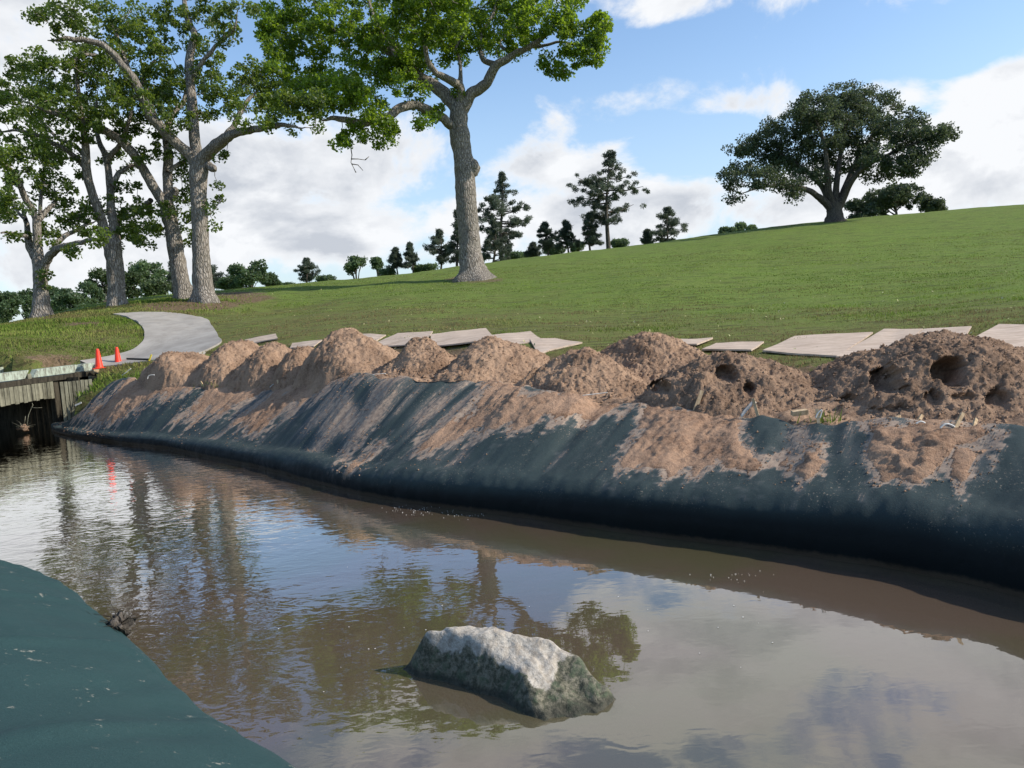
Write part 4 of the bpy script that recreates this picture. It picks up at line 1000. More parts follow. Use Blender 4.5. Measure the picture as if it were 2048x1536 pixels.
pine(345, 525, 590, 30, 92, 'narrow pine glimpsed between the two right knoll oaks', False, 27, .1)
roundtree(712, 514, 556, 52, 100, 'open-crowned tree left of the two small ridge pines', seed=1, open_=.8)
roundtree(757, 514, 551, 24, 102, 'small narrow-crowned tree left of the two small ridge pines', seed=2)
roundtree(500, 517, 582, 74, 78, 'tall leafy tree rising from bushes right of the knoll oaks', seed=3)
roundtree(540, 549, 578, 44, 82, 'low bushy tree at the right foot of the tall leafy tree', seed=4, low=.05)
roundtree(462, 552, 583, 50, 80, 'low bushy tree at the left foot of the tall leafy tree', seed=5, low=.05)
roundtree(300, 526, 592, 82, 82, 'wide umbrella-topped tree between the twin-stemmed and leaning oaks', seed=6, leaf=LEAF_FAR, open_=1.1)
roundtree(262, 543, 596, 66, 70, 'pale green airy tree beside the twin-stemmed oak trunk', seed=7, leaf=LEAF_PALE, open_=.8, low=.1)
roundtree(312, 560, 594, 50, 68, 'yellow-green low tree in front of the umbrella-topped tree', seed=8, leaf=LEAF_PALE, low=.05)
roundtree(208, 535, 604, 60, 85, 'thin grey-green tree left of the twin-stemmed oak trunk', seed=9, leaf=LEAF_PALE, open_=.7)
roundtree(185, 566, 612, 64, 78, 'rounded dark tree in the hollow between the two left knoll oaks', seed=10, low=.05)
roundtree(140, 574, 625, 70, 75, 'rounded tree next right of the leftmost oak trunk', seed=11, low=.05)
roundtree(108, 572, 632, 52, 84, 'dark tree close behind the leftmost oak trunk', seed=12, low=.05)
roundtree(52, 578, 640, 60, 88, 'greyish tree left of the leftmost oak trunk', seed=13, low=.1)
roundtree(14, 584, 645, 76, 76, 'broad tree cut by the left edge of the picture', seed=14, low=.15)
roundtree(1792, 374, 432, 150, 86, 'wide dark tree beyond the crest, right of the dome-shaped oak', seed=15, leaf=LEAF_LIVE, open_=1.0, low=.1)
roundtree(1862, 390, 425, 56, 90, 'small tree at the right end of the wide dark tree', seed=16, leaf=LEAF_LIVE, low=.05)
roundtree(1718, 402, 440, 60, 84, 'dark shrubby tree touching the right side of the dome-shaped oak trunk', seed=17, leaf=LEAF_LIVE, low=.05)
roundtree(1455, 455, 470, 30, 120, 'left one of three tiny tree crowns peeping over the crest', seed=18, low=.0)
roundtree(1480, 446, 467, 28, 122, 'middle and highest of three tiny tree crowns peeping over the crest', seed=19, low=.0)
roundtree(1502, 452, 464, 26, 120, 'right one of three tiny tree crowns peeping over the crest', seed=20, low=.0)
for i, (x, yt, yb, w, lab) in enumerate([(855, 531, 539, 64, 'low dark shrub on the ridge left of the clumpy open pine'), (945, 505, 526, 60, 'dark shrub hidden partly by the big oak trunk'), (1040, 506, 519, 62, 'low dark shrub right of the dense tall pine'),
                                 (1110, 490, 507, 46, 'shrub between the left and middle young pines'), (1155, 486, 500, 26, 'shrub between the middle young pine and the one nearest the lone pine'), (1240, 480, 494, 44, 'loose leafy shrub at the right foot of the tallest lone pine'), (575, 568, 576, 36, 'tiny shrub left of the spindly lopsided pine'), (775, 539, 549, 40, 'small shrub by the shorter ridge pine'), (650, 554, 561, 40, 'tiny shrub right of the spindly lopsided pine')]):
    roundtree(x, yt, yb, w, 96, lab, name='shrub', seed=40 + i, low=.0, group='shrubs along the ridge', ls=.3)

# ------------------------------------------------------------------ concrete path
PL = [(160, 724), (200, 718), (235, 711), (262, 703), (283, 688), (289, 668), (281, 652), (262, 640), (240, 632), (226, 630)]
PR = [(188, 741), (240, 732), (300, 724), (400, 708), (434, 692), (437, 676), (424, 654), (388, 634), (325, 626), (240, 628.2)]
pl3 = catmull([hit(*p) for p in PL], 70); pr3 = catmull([hit(*p) for p in PR], 70)
NWD = 14
gx2 = np.stack([pl3[:, :2] * (1 - k) + pr3[:, :2] * k for k in np.linspace(0, 1, NWD)], 1)
gz2 = terrain(gx2.reshape(-1, 2)).reshape(gx2.shape[:2]) + .05
pv = np.concatenate([gx2, gz2[..., None]], -1)
low_l = pv[:, :1] - (0, 0, .22); low_r = pv[:, -1:] - (0, 0, .22)
pv = np.concatenate([low_l, pv, low_r], 1)
tag(mesh_np('path', pv.reshape(-1, 3), grid_faces(70, NWD + 2), M_PATH, smooth=False), kind='structure')

# ------------------------------------------------------------------ plywood sheets
PLY = [
    ([(1590, 675), (1746, 670), (1677, 717), (1525, 707)], 0, 'plywood sheet lying in the gap between the pitted and largest mounds'),
    ([(1768, 664), (1846, 663), (1786, 716), (1672, 719)], 0, 'plywood sheet just behind the left shoulder of the largest mound'),
    ([(1848, 664), (1943, 658), (1925, 690), (1802, 700)], 0, 'plywood sheet peeping over the top of the largest mound'),
    ([(1998, 655), (2130, 660), (2120, 728), (1900, 712)], 0, 'big plywood sheet at the right edge beyond the largest mound'),
    ([(1432, 693), (1528, 689), (1503, 707), (1404, 704)], 0, 'narrow strip of plywood above the pitted low mound'),
    ([(1350, 685), (1426, 682), (1394, 699), (1340, 700)], 2, 'tilted plywood piece touching the right side of the flat-topped mound'),
    ([(975, 680), (1062, 672), (1085, 684), (985, 700)], 1, 'small plywood corner raised behind the evenly coned mound'),
    ([(1060, 683), (1110, 682), (1165, 690), (1075, 713)], 0, 'plywood sheet lying right of the evenly coned mound'),
    ([(862, 674), (972, 663), (990, 688), (862, 703)], 2, 'large plywood sheet propped up with a dark gap beneath its front edge'),
    ([(796, 671), (866, 668), (848, 692), (738, 698)], 0, 'long plywood sheet left of the propped sheet'),
    ([(716, 670), (772, 672), (740, 694), (690, 692)], 0, 'plywood sheet by the right flank of the tall pointed mound'),
    ([(490, 686), (552, 675), (556, 680), (505, 690)], 1, 'slim plywood edge behind the dull brown mound near the path'),
    ([(1235, 700), (1345, 690), (1350, 705), (1230, 716)], 0, 'plywood sheet almost hidden behind the flat-topped mound'),
    ([(648, 684), (716, 676), (705, 690), (640, 696)], 0, 'plywood sheet behind the tall pointed mound, by the grass'),
    ([(585, 690), (645, 684), (628, 697), (580, 700)], 0, 'plywood piece left of the tall pointed mound'),
]
for i, (cs, mode, lab) in enumerate(PLY):
    c3 = np.array([hit(*p) for p in cs]); off = .045 + .004 * i % .02
    c3[:, 2] += off
    if mode == 2: c3[[2, 3], 2] += .06; c3[[0, 1], 2] += .02
    if mode == 1: c3[[0, 1], 2] += .05
    a, b = np.meshgrid(np.linspace(0, 1, 12), np.linspace(0, 1, 8))
    a, b = a[..., None], b[..., None]
    top = (c3[0] * (1 - a) + c3[1] * a) * (1 - b) + (c3[3] * (1 - a) + c3[2] * a) * b
    if mode == 0:
        tz = terrain(top[..., :2].reshape(-1, 2)).reshape(8, 12) + .03; top[..., 2] = np.maximum(top[..., 2], tz)
    top[..., 2] += .012 * fbm(np.concatenate([a * 2 + i, b * 2], -1), 2, i)
    n = 96; v = np.r_[top.reshape(-1, 3), top.reshape(-1, 3) - (0, 0, .028)]
    gf = grid_faces(8, 12); rim = np.r_[np.arange(12), np.arange(1, 8) * 12 + 11, 84 + np.arange(10, -1, -1), np.arange(6, 0, -1) * 12]
    rf = np.stack([rim, np.roll(rim, -1), np.roll(rim, -1) + n, rim + n], -1)
    org = v[:n].mean(0)
    tag(mesh_np('plywood_sheet', v, [gf, gf[:, ::-1] + n, rf], M_PLY, smooth=False, loc=org), lab, 'plywood sheet', 'plywood sheets laid along the lawn edge')

# ------------------------------------------------------------------ timber bridge
E0 = P(186, 742, 21.8); E1 = P(0, 770, 18.7); ZD = 1.30
ax = (E1 - E0) * (1, 1, 0); ax /= np.linalg.norm(ax); wv = np.array([ax[1], -ax[0], 0]); wv = wv if wv[0] < 0 else -wv
zv_ = np.array([0, 0, 1.0]); E0 = np.array([E0[0], E0[1], ZD])
def BP(l, w, z): return E0 + ax * l + wv * w + zv_ * z       # along, into the deck, up from the deck top
bridge = empty('timber_bridge', BP(0, 1.3, -.1), 'old timber bridge with pale green curbs and grey board sides, left of the cones', 'bridge')
borg = np.array(bridge.location)
def bbox(name, l0, l1, w0, w1, z0, z1, mat, bev=.008, skew=0.0):
    mb = MB(); c = BP((l0 + l1) / 2, (w0 + w1) / 2, (z0 + z1) / 2)
    mb.box(c, abs(l1 - l0), abs(w1 - w0), abs(z1 - z0), ax, wv, zv_, bev)
    if skew: 
        vv_ = mb.v[0]; vv_ += ax[None] * (-skew) * ((vv_[:, 2] - c[2]) / (z1 - z0))[:, None]
    return mb.build(name, mat, bridge, loc=None if False else borg) if False else _bl(mb, name, mat)
def _bl(mb, name, mat, parent=None):
    o = mb.build(name, mat, parent or bridge, loc=borg); o.location = (0, 0, 0); return o
L_END = 11.0
k = -.25
while k < L_END:
    w = random.uniform(.185, .2); bbox('deck_plank', k, k + w - .008, .02, 2.7 + random.uniform(-.03, .03), -.05 + random.uniform(-.004, .004), 0.0, M_WOOD_GREEN, .004); k += w
bbox('rim_beam', -.05, L_END, -.06, .0, -.12, .012, M_WOOD_DARK, .01)
bbox('rim_beam', -.05, L_END, 2.72, 2.80, -.14, .02, M_WOOD_DARK, .01)
for w0 in (.25, 1.3, 2.4): bbox('girder', -.3, L_END, w0, w0 + .2, -.42, -.055, M_WOOD_DARK, .01)
for (l0, l1, sk) in ((-.02, .42, .16), (.62, 2.05, .16), (2.32, 4.6, .16), (4.85, 7.2, .16), (7.4, 10.9, .1)):
    bbox('curb_timber', l0, l1, -.02, .2, .03, .235, M_WOOD_GREEN, .03, sk)
for l in (.52, 2.2, 4.72, 7.3): bbox('gap_shade', l - .22, l + .22, .0, .18, .013, .028, M_WOOD_DARK, 0)  # dark plates standing in for the shade in the curb gaps
bbox('curb_post', 2.22, 2.34, -.03, .05, -.02, .14, M_WOOD, .005)
bbox('curb_timber', -.1, L_END, 2.5, 2.72, .03, .27, M_WOOD_GREEN, .03)
# hanging side boards
k = 1.56
while k < L_END:
    w = random.uniform(.10, .15)
    bbox('side_board', k, k + w - .012, -.045 + random.uniform(-.006, .006), -.015, -.56 + random.uniform(-.02, .02), -.125, M_WOOD, .004); k += w
bbox('corner_post', 1.32, 1.5, .0, .16, -1.6, -.125, M_WOOD_DARK, .01)
bbox('corner_post', .30, .36, -.20, -.12, -1.9, -.13, M_WOOD, .006)
# abutment wall: upright boards that face the water, turning the corner under the deck
A0, A1 = P(120, 780, 19.75), P(185, 770, 20.2); A0[2] = A1[2] = 0
ad = A1 - A0; al = np.linalg.norm(ad); ad /= al; an_ = np.array([ad[1], -ad[0], 0])
nb_ = 8
for i in range(nb_):
    w = al / nb_; mb = MB(); jz = random.uniform(-.02, .02)
    mb.box(A0 + ad * (i + .5) * w + an_ * random.uniform(-.008, .008) + zv_ * ((ZD - .13 - 1.3) / 2 + .0), w - .014, .04, ZD - .13 + 1.3 + jz, ad, an_, zv_, .005)
    _bl(mb, 'wall_board', M_WOOD)
for i in range(26):
    mb = MB(); c = A0 + np.array([-.12 - i * .17, 1.0 + i * .02, 0]); mb.box(c + zv_ * .35, .155, .05, 1.75, (1, 0, 0), (0, 1, 0), zv_, .005); _bl(mb, 'wall_board', M_WOOD_DARK)
for (px, py0, py1, d) in ((112, 800, 850, 21.0), (83, 815, 838, 21.0), (70, 808, 850, 21.2)):
    mb = MB(); p0, p1 = P(px, py0, d), P(px + 3, py1, d); mb.tube([p0, p1], [.03, .03], 6); _bl(mb, 'pile', M_WOOD_DARK)

# wing planks right of the bridge end
wing = empty('retaining_wall', P(205, 755, 21.6), 'short stepped retaining wall of two pale planks below the orange cones', 'retaining wall')
worg = np.array(wing.location)
def wplank(name, p0, p1, h, t, mat):
    mb = MB(); p0, p1 = np.asarray(p0), np.asarray(p1); X = p1 - p0; L = np.linalg.norm(X); X /= L; Y = np.cross(zv_, X); Y /= np.linalg.norm(Y); Z = np.cross(X, Y)
    mb.box((p0 + p1) / 2, L, t, h, X, Y, Z, .006); o = mb.build(name, mat, wing, loc=worg); o.location = (0, 0, 0); return o
wplank('plank', P(186, 742, 21.5), P(233, 743, 21.9), .10, .16, M_STAKE)
wplank('plank', P(178, 757, 21.5), P(209, 757, 21.9), .15, .06, M_STAKE)
wplank('plank', P(180, 776, 21.75), P(206, 770, 22.0), .36, .05, M_WOOD_DARK)
wplank('post', P(217.5, 742, 21.45), P(219, 763, 21.45), .05, .05, M_STAKE)

# ------------------------------------------------------------------ cones
def cone(px, py, d, hpx, lab, group):
    p = P(px, py, d); H = hpx * d / F_PX
    root = empty('traffic_cone', p, lab, 'traffic cone', group)
    prof = [(.165, .035), (.158, .05), (.135, .075), (.128, .10), (.045 + .02, .86), (.052, .93), (.046, .985), (.03, 1.0), (.012, .995)]
    n = 20; v = []; f = []
    for r, z in prof:
        for i in range(n):
            a = i * 2 * math.pi / n; v.append((r * H * 1.42 * math.cos(a), r * H * 1.42 * math.sin(a), z * H))
    mesh_np('body', v, np.concatenate([[(j * n + i, j * n + (i + 1) % n, (j + 1) * n + (i + 1) % n, (j + 1) * n + i)] for j in range(len(prof) - 1) for i in range(n)]), M_CONE, root)
    s = .275 * H; mb = MB(); mb.box((0, 0, .03 * H), s * 2, s * 2, .025 * H, bev=.03); mb.build('flange', M_CONE, root)
    mb = MB(); mb.box((0, 0, .008 * H), s * 2.06, s * 2.06, .018 * H, bev=.03); mb.build('base', M_BLACK, root)
    root.rotation_euler = (0, 0, .35); return root
cone(199, 737.5, 21.3, 40, 'left orange cone on the end of the bridge curb', None)
cone(237, 730, 22.4, 36, 'right orange cone on the grass at the path edge', None)

# ------------------------------------------------------------------ stakes, cords and scraps along the fabric edge
def stick(name, p0, p1, w, mat, lab, cat, group=None, t=None):
    mb = MB(); p0, p1 = np.asarray(p0), np.asarray(p1); X = p1 - p0; L = np.linalg.norm(X); X /= L
    Y = np.cross(X, (.3, .9, .2)); Y /= np.linalg.norm(Y); Z = np.cross(X, Y)
    mb.box((p0 + p1) / 2, L, w, t or w, X, Y, Z, w * .12); return tag(mb.build(name, mat, None, loc=p0), lab, cat, group)
def fpt(px, py, lift=0.0):
    """point of the bank surface (fabric edge or soil) seen at a pixel"""
    d2 = np.hypot(fpx - px, fpy - py); k = np.unravel_index(d2.argmin(), d2.shape)
    return fab[k] + (0, 0, lift)
STK = [(300, 776, 306, 766, 'wooden stake at the fabric edge below the smooth mound by the cones'), (408, 776, 401, 763, 'leaning stake right of the first tuft of grass at the fabric edge'), (437, 775, 431, 771, 'stub of a stake among grass at the fabric edge'),
       (471, 773, 467, 762, 'stake stub right of the green grass tuft'), (560, 775, 555, 760, 'wooden stake beside the narrow soil ridge'), (670, 756, 668, 747, 'small stake behind the tip of the raised fabric corner'),
       (1403, 795, 1404, 782, 'square stake head in front of the pitted low mound'), (1509, 812, 1506, 797, 'stake tied with white cord right of the pitted low mound'), (1637, 834, 1634, 818, 'stake wound with pale cord left of the largest mound'),
       (1790, 842, 1800, 832, 'left one of three slim stakes below the largest mound'), (1836, 846, 1844, 830, 'middle one of three slim stakes below the largest mound'), (1909, 854, 1926, 826, 'longest slim stake, right one of three below the largest mound'), (1950, 850, 1952, 838, 'short upright stub right of the longest slim stake')]
for x0, y0, x1, y1, lab in STK:
    p0 = fpt(x0, y0); d0 = project(p0)[2]; p1 = P(x1, y1, d0 + .05)
    stick('wooden_stake', p0 - (p1 - p0) * .5, p1, .045 if x0 < 1300 or x0 in (1403,) else .032, M_STAKE, lab, 'stake', 'wooden stakes along the fabric edge', .022 if x0 not in (1403,) else .05)
p = fpt(1598, 834); dd = project(p)[2] + .15
stick('timber_block', P(1583, 827, dd), P(1615, 823, dd), .055, M_STAKE, 'short offcut of timber lying at the fabric edge left of the corded stake', 'timber block')
def cord(pts, r, lab, mat=None, dd=None, name='cord', cat='cord', group='loose cords at the fabric edge'):
    base = fpt(pts[0][0], pts[0][1]); d = project(base)[2] - .06 if dd is None else dd
    path = catmull([np.r_[P(x, y, d), 0] for x, y in pts], 24)[:, :3]
    mb = MB(); mb.tube(path, np.full(24, r), 6); return tag(mb.build(name, mat or M_STRING, None, True, loc=path[0]), lab, cat, group)
cord([(1482, 832), (1488, 822), (1497, 812), (1508, 803), (1512, 806)], .008, 'white cord looping to the tied stake right of the pitted mound')
cord([(1483, 834), (1494, 820), (1503, 810), (1506, 800)], .008, 'second white cord crossing the loop at the tied stake')
cord([(1631, 836), (1636, 826), (1643, 820), (1640, 836)], .007, 'pale cord wound round the stake left of the largest mound')
cord([(1880, 856), (1892, 848), (1902, 850), (1909, 854)], .010, 'pale cord knotted at the foot of the longest slim stake')
cord([(1832, 847), (1842, 843), (1850, 846)], .009, 'short pale cord by the middle slim stake')
cord([(700, 752), (730, 750), (772, 747)], .006, 'thin white cord behind the raised left fabric corner')
cord([(295, 758), (297, 752), (303, 750), (309, 750)], .010, 'white curled cord on the smooth mound nearest the bridge', dd=17.0)
cord([(1165, 791), (1190, 788), (1215, 785)], .006, 'thin pale cord lying in soil below the rounded mound')
cord([(440, 776), (460, 771), (480, 774), (500, 776)], .010, 'pale cord running along the fabric edge by the grass tuft')
cord([(538, 776), (548, 768), (556, 766)], .009, 'pale cord bent beside the stake at the narrow soil ridge')
cord([(232, 758), (248, 748), (262, 737)], .012, 'straight pale cord slanting up the bank right of the cones', dd=20.3)
p = fpt(158, 806); dd = project(p)[2] - .05
stick('plastic_scrap', P(150, 811, dd), P(163, 805, dd), .04, M_STRING, 'white scrap lying on the fabric at the foot of the bridge wall', 'scrap', t=.012)
p = hit(300, 720)
stick('yellow_stake', P(298, 722, 19.6), P(303, 709, 19.6), .035, M_YELLOW, 'yellow marker stake beside the smooth mound and the path', 'stake', t=.02)
stick('metal_bar', P(254, 719, 20.6) + (0, 0, .02), P(300, 719, 19.8), .045, M_BLACK, 'black bar lying by the yellow marker stake', 'bar', t=.03)

# ------------------------------------------------------------------ boulder
def mat_rock():
    m, t, o = new_mat('limestone')
    pos = t.n('ShaderNodeNewGeometry').outputs['Position']; sepn = t.n('ShaderNodeSeparateXYZ', Vector=pos)
    f1 = t.noise(pos, 5, 6, .65, .5); f2 = t.noise(pos, 30, 5, .7); f3 = t.noise(pos, 11, 4, .6, .6)
    pale = t.mix(t.ss(f2, .35, .65), (.33, .29, .235), (.53, .48, .40)); pale = t.mix(t.ss(f3, .50, .64, 0, .5), pale, (.27, .22, .165))
    moss = t.mix(t.ss(f2, .38, .62), (.050, .052, .030), (.20, .18, .125)); moss = t.mix(t.ss(f3, .5, .62, 0, .7), moss, (.07, .095, .05))
    w = t.attr('moss'); k = t.ss(t.math('ADD', w, t.math('MULTIPLY', t.math('SUBTRACT', f1, .5), 1.3)), .42, .56)
    c = t.mix(k, pale, moss)
    wl = t.ss(t.math('ADD', sepn.outputs[2], t.math('MULTIPLY', f1, -.05)), .035, -.005, 0, .75)
    c = t.mix(wl, c, (.022, .022, .014))
    h = t.math('ADD', f2, t.math('MULTIPLY', f3, 1.2))
    pbsdf(t, o, c, t.math('SUBTRACT', .92, t.math('MULTIPLY', k, .25)), t.bump(h, .014, .9), .3); return m
RL = G(818, 1338, 0); RR = G(1214, 1398, 0); RB = G(1000, 1262, .10); RFp = G(1105, 1440, 0)
rc = (RL + RR) / 2; rx = RR - RL; rl = np.linalg.norm(rx); rx /= rl; ry = np.array([-rx[1], rx[0], 0])
n1_, n2_ = 190, 130
U_, V_ = np.meshgrid(np.linspace(-.95, .95, n1_), np.linspace(-.72, .62, n2_))     # metres along, across (negative towards the camera)
ROCK = [(820, 1332), (870, 1262), (910, 1240), (985, 1242), (1050, 1262), (1110, 1300), (1150, 1335), (1190, 1360), (1214, 1392), (1170, 1420), (1120, 1442), (1060, 1425), (1010, 1400), (960, 1370), (900, 1355), (850, 1355)]
qx = rc[0] + rx[0] * U_ + ry[0] * V_; qy = rc[1] + rx[1] * U_ + ry[1] * V_
pn = np.stack([qx, qy], -1)
# tilted slab: highest at the back left, falling to the front right; steep broken sides
hl = rl / 2
RO = np.array([(-.73, .0), (-.62, .09), (-.45, .15), (-.2, .22), (.2, .24), (.5, .16), (.76, .02), (.70, -.22), (.48, -.36), (.30, -.32), (.08, -.19), (-.2, -.12), (-.36, -.09), (-.58, -.08)])
nz1 = fbm(pn * 3.4, 4, 205)
sd = np.full(U_.shape, 9.0)
for i in range(len(RO)):
    a, b = RO[i], RO[(i + 1) % len(RO)]
    t_ = np.clip(((U_ - a[0]) * (b[0] - a[0]) + (V_ - a[1]) * (b[1] - a[1])) / ((b - a) @ (b - a)), 0, 1)
    sd = np.minimum(sd, np.hypot(U_ - a[0] - t_ * (b[0] - a[0]), V_ - a[1] - t_ * (b[1] - a[1])))
sd = np.where(inpoly(U_, V_, RO), sd, -sd) + .030 * nz1
ztop = .42 - .18 * np.clip(U_ + .22, 0, 2) / .85 - .22 * np.clip(-.30 - U_, 0, 2) - .62 * np.clip(.12 - V_, 0, 2)
ztop = np.minimum(ztop, .335 - .07 * np.abs(U_ + .12) + .12 * (V_ - .05))
ztop += .030 * fbm(pn * 3.2, 4, 201) + .013 * fbm(pn * 9, 4, 203) - .018 * sstep(fbm(pn * 2.3, 2, 207), .10, .16) - .025 * sstep(U_ + .3 * nz1, .40, .50)
side = np.where(sd > 0, sd * (2.3 + .8 * sstep(V_, .0, .15)), sd * .8) + .014 * fbm(pn * 7, 4, 208)
zr = np.where(side < ztop - .04, side, ztop - .04 * np.exp(-np.clip(side - ztop + .04, 0, 1) / .04))
# submerged mossy shelf in front on the left
sh = -.03 - .30 * np.hypot((U_ + .35) / .55, (V_ + .40) / .30) ** 2 + .03 * fbm(pn * 7, 3, 209)
zr = np.maximum(zr, np.minimum(sh, -.02)); zr = np.maximum(zr, -.6)
moss = np.clip(.80 - 3.2 * (np.minimum(side, .3) - .14) * (side < ztop + .05) - (.42 + .8 * (zr - .2)) * (side >= ztop + .05) + .30 * fbm(pn * 2.6, 3, 211) + .45 * sstep(U_, .34, .5) - .25 * sstep(V_, .02, .15), 0, 1)
moss = np.where(zr < .035, 1, moss)
rv = np.stack([qx, qy, zr], -1)
tag(mesh_np('boulder', rv.reshape(-1, 3), grid_faces(n2_, n1_), mat_rock(), attrs=dict(moss=moss.ravel()), loc=(rc[0], rc[1], 0)), 'pale flat-topped boulder with a mossy soaked side standing in the water', 'boulder')

# ------------------------------------------------------------------ debris in the water
def root_clump(px, py, d, r, lab, name, nst, up, mat=M_WOOD, core=True, cmat=None):
    p = P(px, py, d); p[2] = max(p[2], 0.02)
    root = empty(name, p, lab, 'debris'); r_ = np.random.default_rng(int(px))
    if core:
        th, ph = np.meshgrid(np.linspace(0, 2 * np.pi, 15), np.linspace(0, np.pi, 9))
        dirs = np.stack([np.cos(th) * np.sin(ph), np.sin(th) * np.sin(ph), np.cos(ph)], -1)
        rr = r * (1 + .8 * fbm(dirs * 2.4 + px, 3, 3)); mesh_np('clump', (dirs * rr[..., None] * (1.2, 1, .8)).reshape(-1, 3), grid_faces(9, 15), cmat or M_SPILL, root)
    for i in range(nst):
        dr = r_.normal(size=3); dr[2] = abs(dr[2]) * up; dr /= np.linalg.norm(dr); L = r * r_.uniform(1.2, 3.4)
        m1 = dr * L * .5 + r_.normal(0, .1 * L, 3); e = dr * L + r_.normal(0, .1 * L, 3); m1[2] = max(m1[2], -.02); e[2] = max(e[2], -.02)
        mb = MB(); mb.tube([(0, 0, 0), m1, e], [r * .045, r * .03, r * .012], 5); mb.build('stem', mat, root, True)
    return root
rd = root_clump(48, 856, 19.0, .085, 'clump of roots and soil with bare stems in the water under the bridge', 'root_clump', 26, .6, M_WOOD, True, M_SOIL_DAMP)
for pts in ([(54, 848), (57, 830), (62, 818), (66, 810)], [(62, 815), (74, 816), (84, 815)], [(49, 846), (51, 832)], [(66, 810), (64, 806)]):
    mb = MB(); p3 = [P(x, y, 18.95) - np.array(rd.location) for x, y in pts]; mb.tube(p3, np.linspace(.010, .005, len(p3)), 5); mb.build('stem', M_WOOD, rd, True)
root_clump(238, 1250, 5.75, .075, 'tangle of dead roots and leaves caught against the near fabric', 'dead_leaf_clump', 60, .35, M_WOOD_DARK, True, M_BARK_DARK)
root_clump(492, 960, 11.6, .045, 'small twiggy debris afloat by the middle of the far fabric', 'floating_twigs', 10, .3, M_WOOD, False)

# bubbles and specks of foam
fp_ = []
for (cx_, cy_, sx_, sy_, n) in ((830, 1022, 60, 9, 60), (930, 1030, 40, 7, 30), (1450, 1150, 70, 10, 20), (700, 1250, 250, 90, 14), (1400, 1250, 250, 90, 14)):
    for _ in range(n):
        g_ = G(cx_ + random.gauss(0, sx_ * .6), cy_ + random.gauss(0, sy_ * .6), 0); fp_.append((g_, random.uniform(.002, .007)))
V = []; Fc = []
for i, (g_, r) in enumerate(fp_):
    for k in range(6): V.append(g_ + (r * math.cos(k * 1.047), r * math.sin(k * 1.047), .004))
    V.append(g_ + (0, 0, .004 + r * .6)); Fc += [(i * 7 + k, i * 7 + (k + 1) % 6, i * 7 + 6) for k in range(6)]
tag(mesh_np('foam', V, np.array(Fc), M_STRING), kind='stuff')

# ------------------------------------------------------------------ grass and fallen leaves
def mat_grass():
    m, t, o = new_mat('grass_blade'); ti = t.attr('tint'); dry = t.attr('dry')
    c = t.mix(ti, (.095, .158, .024), (.235, .325, .060)); c = t.mix(dry, c, (.235, .180, .088))
    d = t.n('ShaderNodeBsdfDiffuse', Color=c); tl = t.n('ShaderNodeBsdfTranslucent', Color=c)
    mx = t.n('ShaderNodeMixShader', Fac=.3); t.L.new(d.outputs[0], mx.inputs[1]); t.L.new(tl.outputs[0], mx.inputs[2]); t.L.new(mx.outputs[0], o.inputs[0]); return m
ppoly = np.array(PL + PR[::-1], float)
def grass(name, n, gen, hmin, hmax, dry_base, dirt_lim=.5, width=.14):
    q = gen(n); dF, k = signed_dist(q, FAR_LINE[::3]); z = terrain(q); p3 = np.c_[q, z]; x, y, dd = project(p3)
    ok = (dd > 2) & ~inpoly(x, y, ppoly) & (z > .5) & (dF > np.where(k * 3 + 1 < I0 + 6, .45, OC[np.clip(k * 3 + 1, 0, len(OC) - 1)] + 1.2))
    dz_ = np.zeros(len(q)); nn_ = fbm(q * .5, 3, 31)
    for (zx, zy, zrx, zry, zw) in ZONES: dz_ = np.maximum(dz_, zw * (1 - sstep(ell(x, y, zx, zy, zrx, zry) + .35 * nn_, .55, 1.15)))
    if name == 'rough_grass': dz_ = np.maximum(dz_, sstep(x + 60 * nn_, 380, 480))
    if name == 'grass': dz_ = np.maximum(dz_, .95 * sstep(fbm(np.c_[q[:, 0] * .40, q[:, 1] * 2.2 + .3 * q[:, 0]], 3, 311), -.10, .16))
    ok &= rng.uniform(0, 1, len(q)) > dz_ * .95
    p3, dd, x, y = p3[ok], dd[ok], x[ok], y[ok]; m = len(p3)
    patch = vnoise(p3[:, :2] * .9, 301) + .6 * vnoise(p3[:, :2] * 3.1, 303)
    h = (hmin + (hmax - hmin) * np.clip(.5 + .5 * patch, 0, 1)) * rng.uniform(.6, 1.2, m)
    an = rng.uniform(0, 6.283, m); w = h * width + dd * .00045
    lean = rng.normal(0, .35, (m, 2)) * h[:, None]
    a = np.c_[np.cos(an) * w, np.sin(an) * w, np.zeros(m)]
    v = np.stack([p3 - a - (0, 0, .01), p3 + a - (0, 0, .01), p3 + np.c_[lean, h]], 1).reshape(-1, 3)
    h = h * (1 - .65 * sstep(fbm(np.c_[p3[:, 0] * .55, p3[:, 1] * 2.4] , 3, 311), .0, .35)) if name == 'grass' else h
    if name == 'grass': dry_base = dry_base + .80 * (1 - sstep(dF[ok] + 3 * fbm(p3[:, :2] * .5, 3, 31), 6, 18))
    dry = np.clip(dry_base + .3 * vnoise(p3[:, :2] * .6, 305) + .45 * fbm(np.c_[p3[:, 0] * .10, p3[:, 1] * .8], 3, 319) + rng.normal(0, .18, m), 0, 1)
    ti = np.clip(.5 + .25 * patch + .40 * fbm(np.c_[p3[:, 0] * .30, p3[:, 1] * 1.9 + .2 * p3[:, 0]], 3, 315) + .40 * fbm(np.c_[p3[:, 0] * .07, p3[:, 1] * .55], 3, 317) + rng.normal(0, .13, m), 0, 1)
    return tag(mesh_np(name, v, np.arange(m * 3).reshape(-1, 3), mat_grass_, smooth=False, attrs=dict(tint=np.repeat(ti, 3), dry=np.repeat(dry, 3))), kind='stuff')
mat_grass_ = mat_grass()
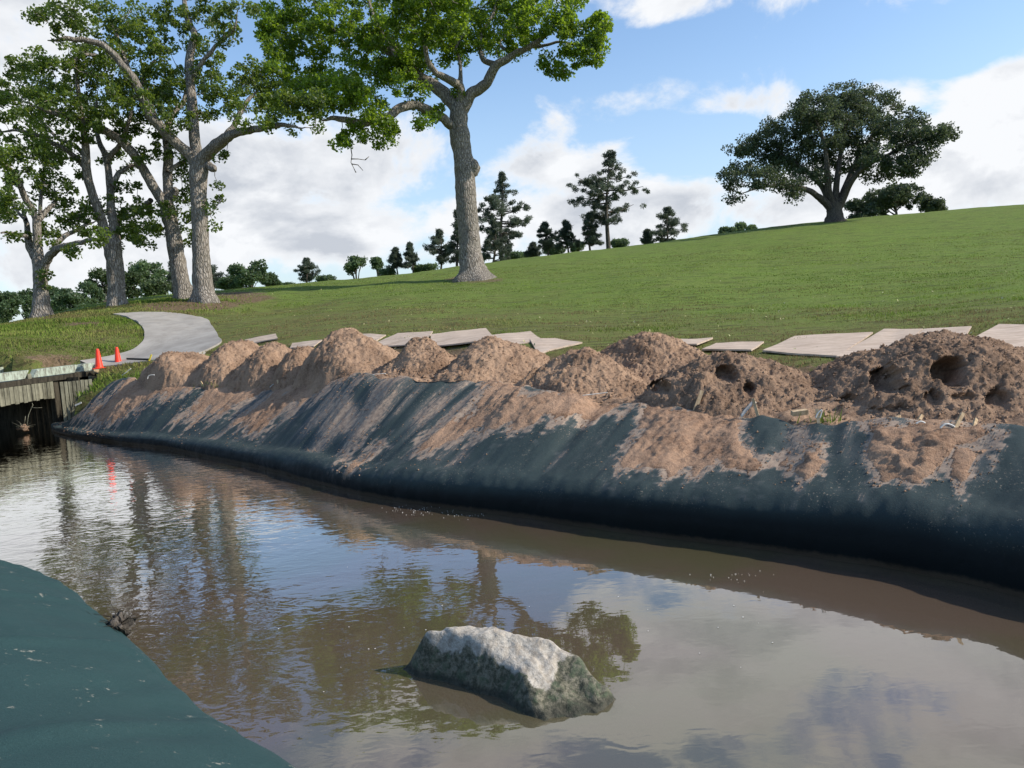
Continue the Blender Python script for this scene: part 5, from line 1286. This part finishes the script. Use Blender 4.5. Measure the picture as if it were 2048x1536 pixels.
def gen_lawn(n):
    d = 11 + 34 * rng.uniform(0, 1, n) ** 1.5; return np.c_[(rng.uniform(-200, 2300, n) - CX) / F_PX * d, d]
grass('grass', 170000, gen_lawn, .02, .055, .12)
def gen_knoll(n):
    d = rng.uniform(19, 36, n); x = rng.uniform(-80, 330, n); x = np.where(rng.uniform(0, 1, n) < .25, rng.uniform(330, 520, n), x)
    d = np.where(x > 330, rng.uniform(30, 36, n), d); return np.c_[(x - CX) / F_PX * d, d]
grass('rough_grass', 42000, gen_knoll, .03, .12, .46, width=.12)
def tuft(px, py, n, spread, lab):
    p = fpt(px, py); v = []; f = []
    base = p + np.array([.05, .12, .02])
    for i in range(n):
        o_ = np.array([random.gauss(0, spread), random.gauss(0, spread * .5), 0]); h = random.uniform(.06, .16); a = random.uniform(0, 6.28); w = .008
        s_ = base + o_; v += [s_ + (w * math.cos(a), w * math.sin(a), -.02), s_ - (w * math.cos(a), w * math.sin(a), .02), s_ + (random.gauss(0, .05), random.gauss(0, .05), h)]; f.append((3 * i, 3 * i + 1, 3 * i + 2))
    ti = np.repeat(np.random.default_rng(3).uniform(.3, 1, n), 3)
    return tag(mesh_np('grass_tuft', v, np.array(f), mat_grass_, smooth=False, attrs=dict(tint=ti, dry=ti * .3), loc=base), lab, 'grass tuft', 'grass tufts at the fabric edge')
tuft(437, 772, 260, .22, 'widest green grass tuft at the fabric edge, between two stakes')
tuft(318, 772, 160, .14, 'grass tuft beside the first stake near the bridge')
tuft(552, 774, 90, .07, 'little grass tuft at the stake by the narrow soil ridge')
tuft(1650, 838, 36, .10, 'sparse grass tuft right of the corded stake')
def gen_leaf(n):
    d = 12 + 30 * rng.uniform(0, 1, n) ** 1.3; return np.c_[(rng.uniform(450, 2100, n) - CX) / F_PX * d, d]
ql = gen_leaf(650); dFl, kl = signed_dist(ql, FAR_LINE[::3]); ql = ql[dFl > 4.0]
vl, fl_ = leaf_quads(np.c_[ql, terrain(ql) + .045], rng.uniform(.035, .08, len(ql)), .6, 3.0)
tag(mesh_np('fallen_leaves', vl, fl_, mat_plain('dry_leaf', (.30, .26, .10), (.55, .52, .30), 3), smooth=False), kind='stuff')
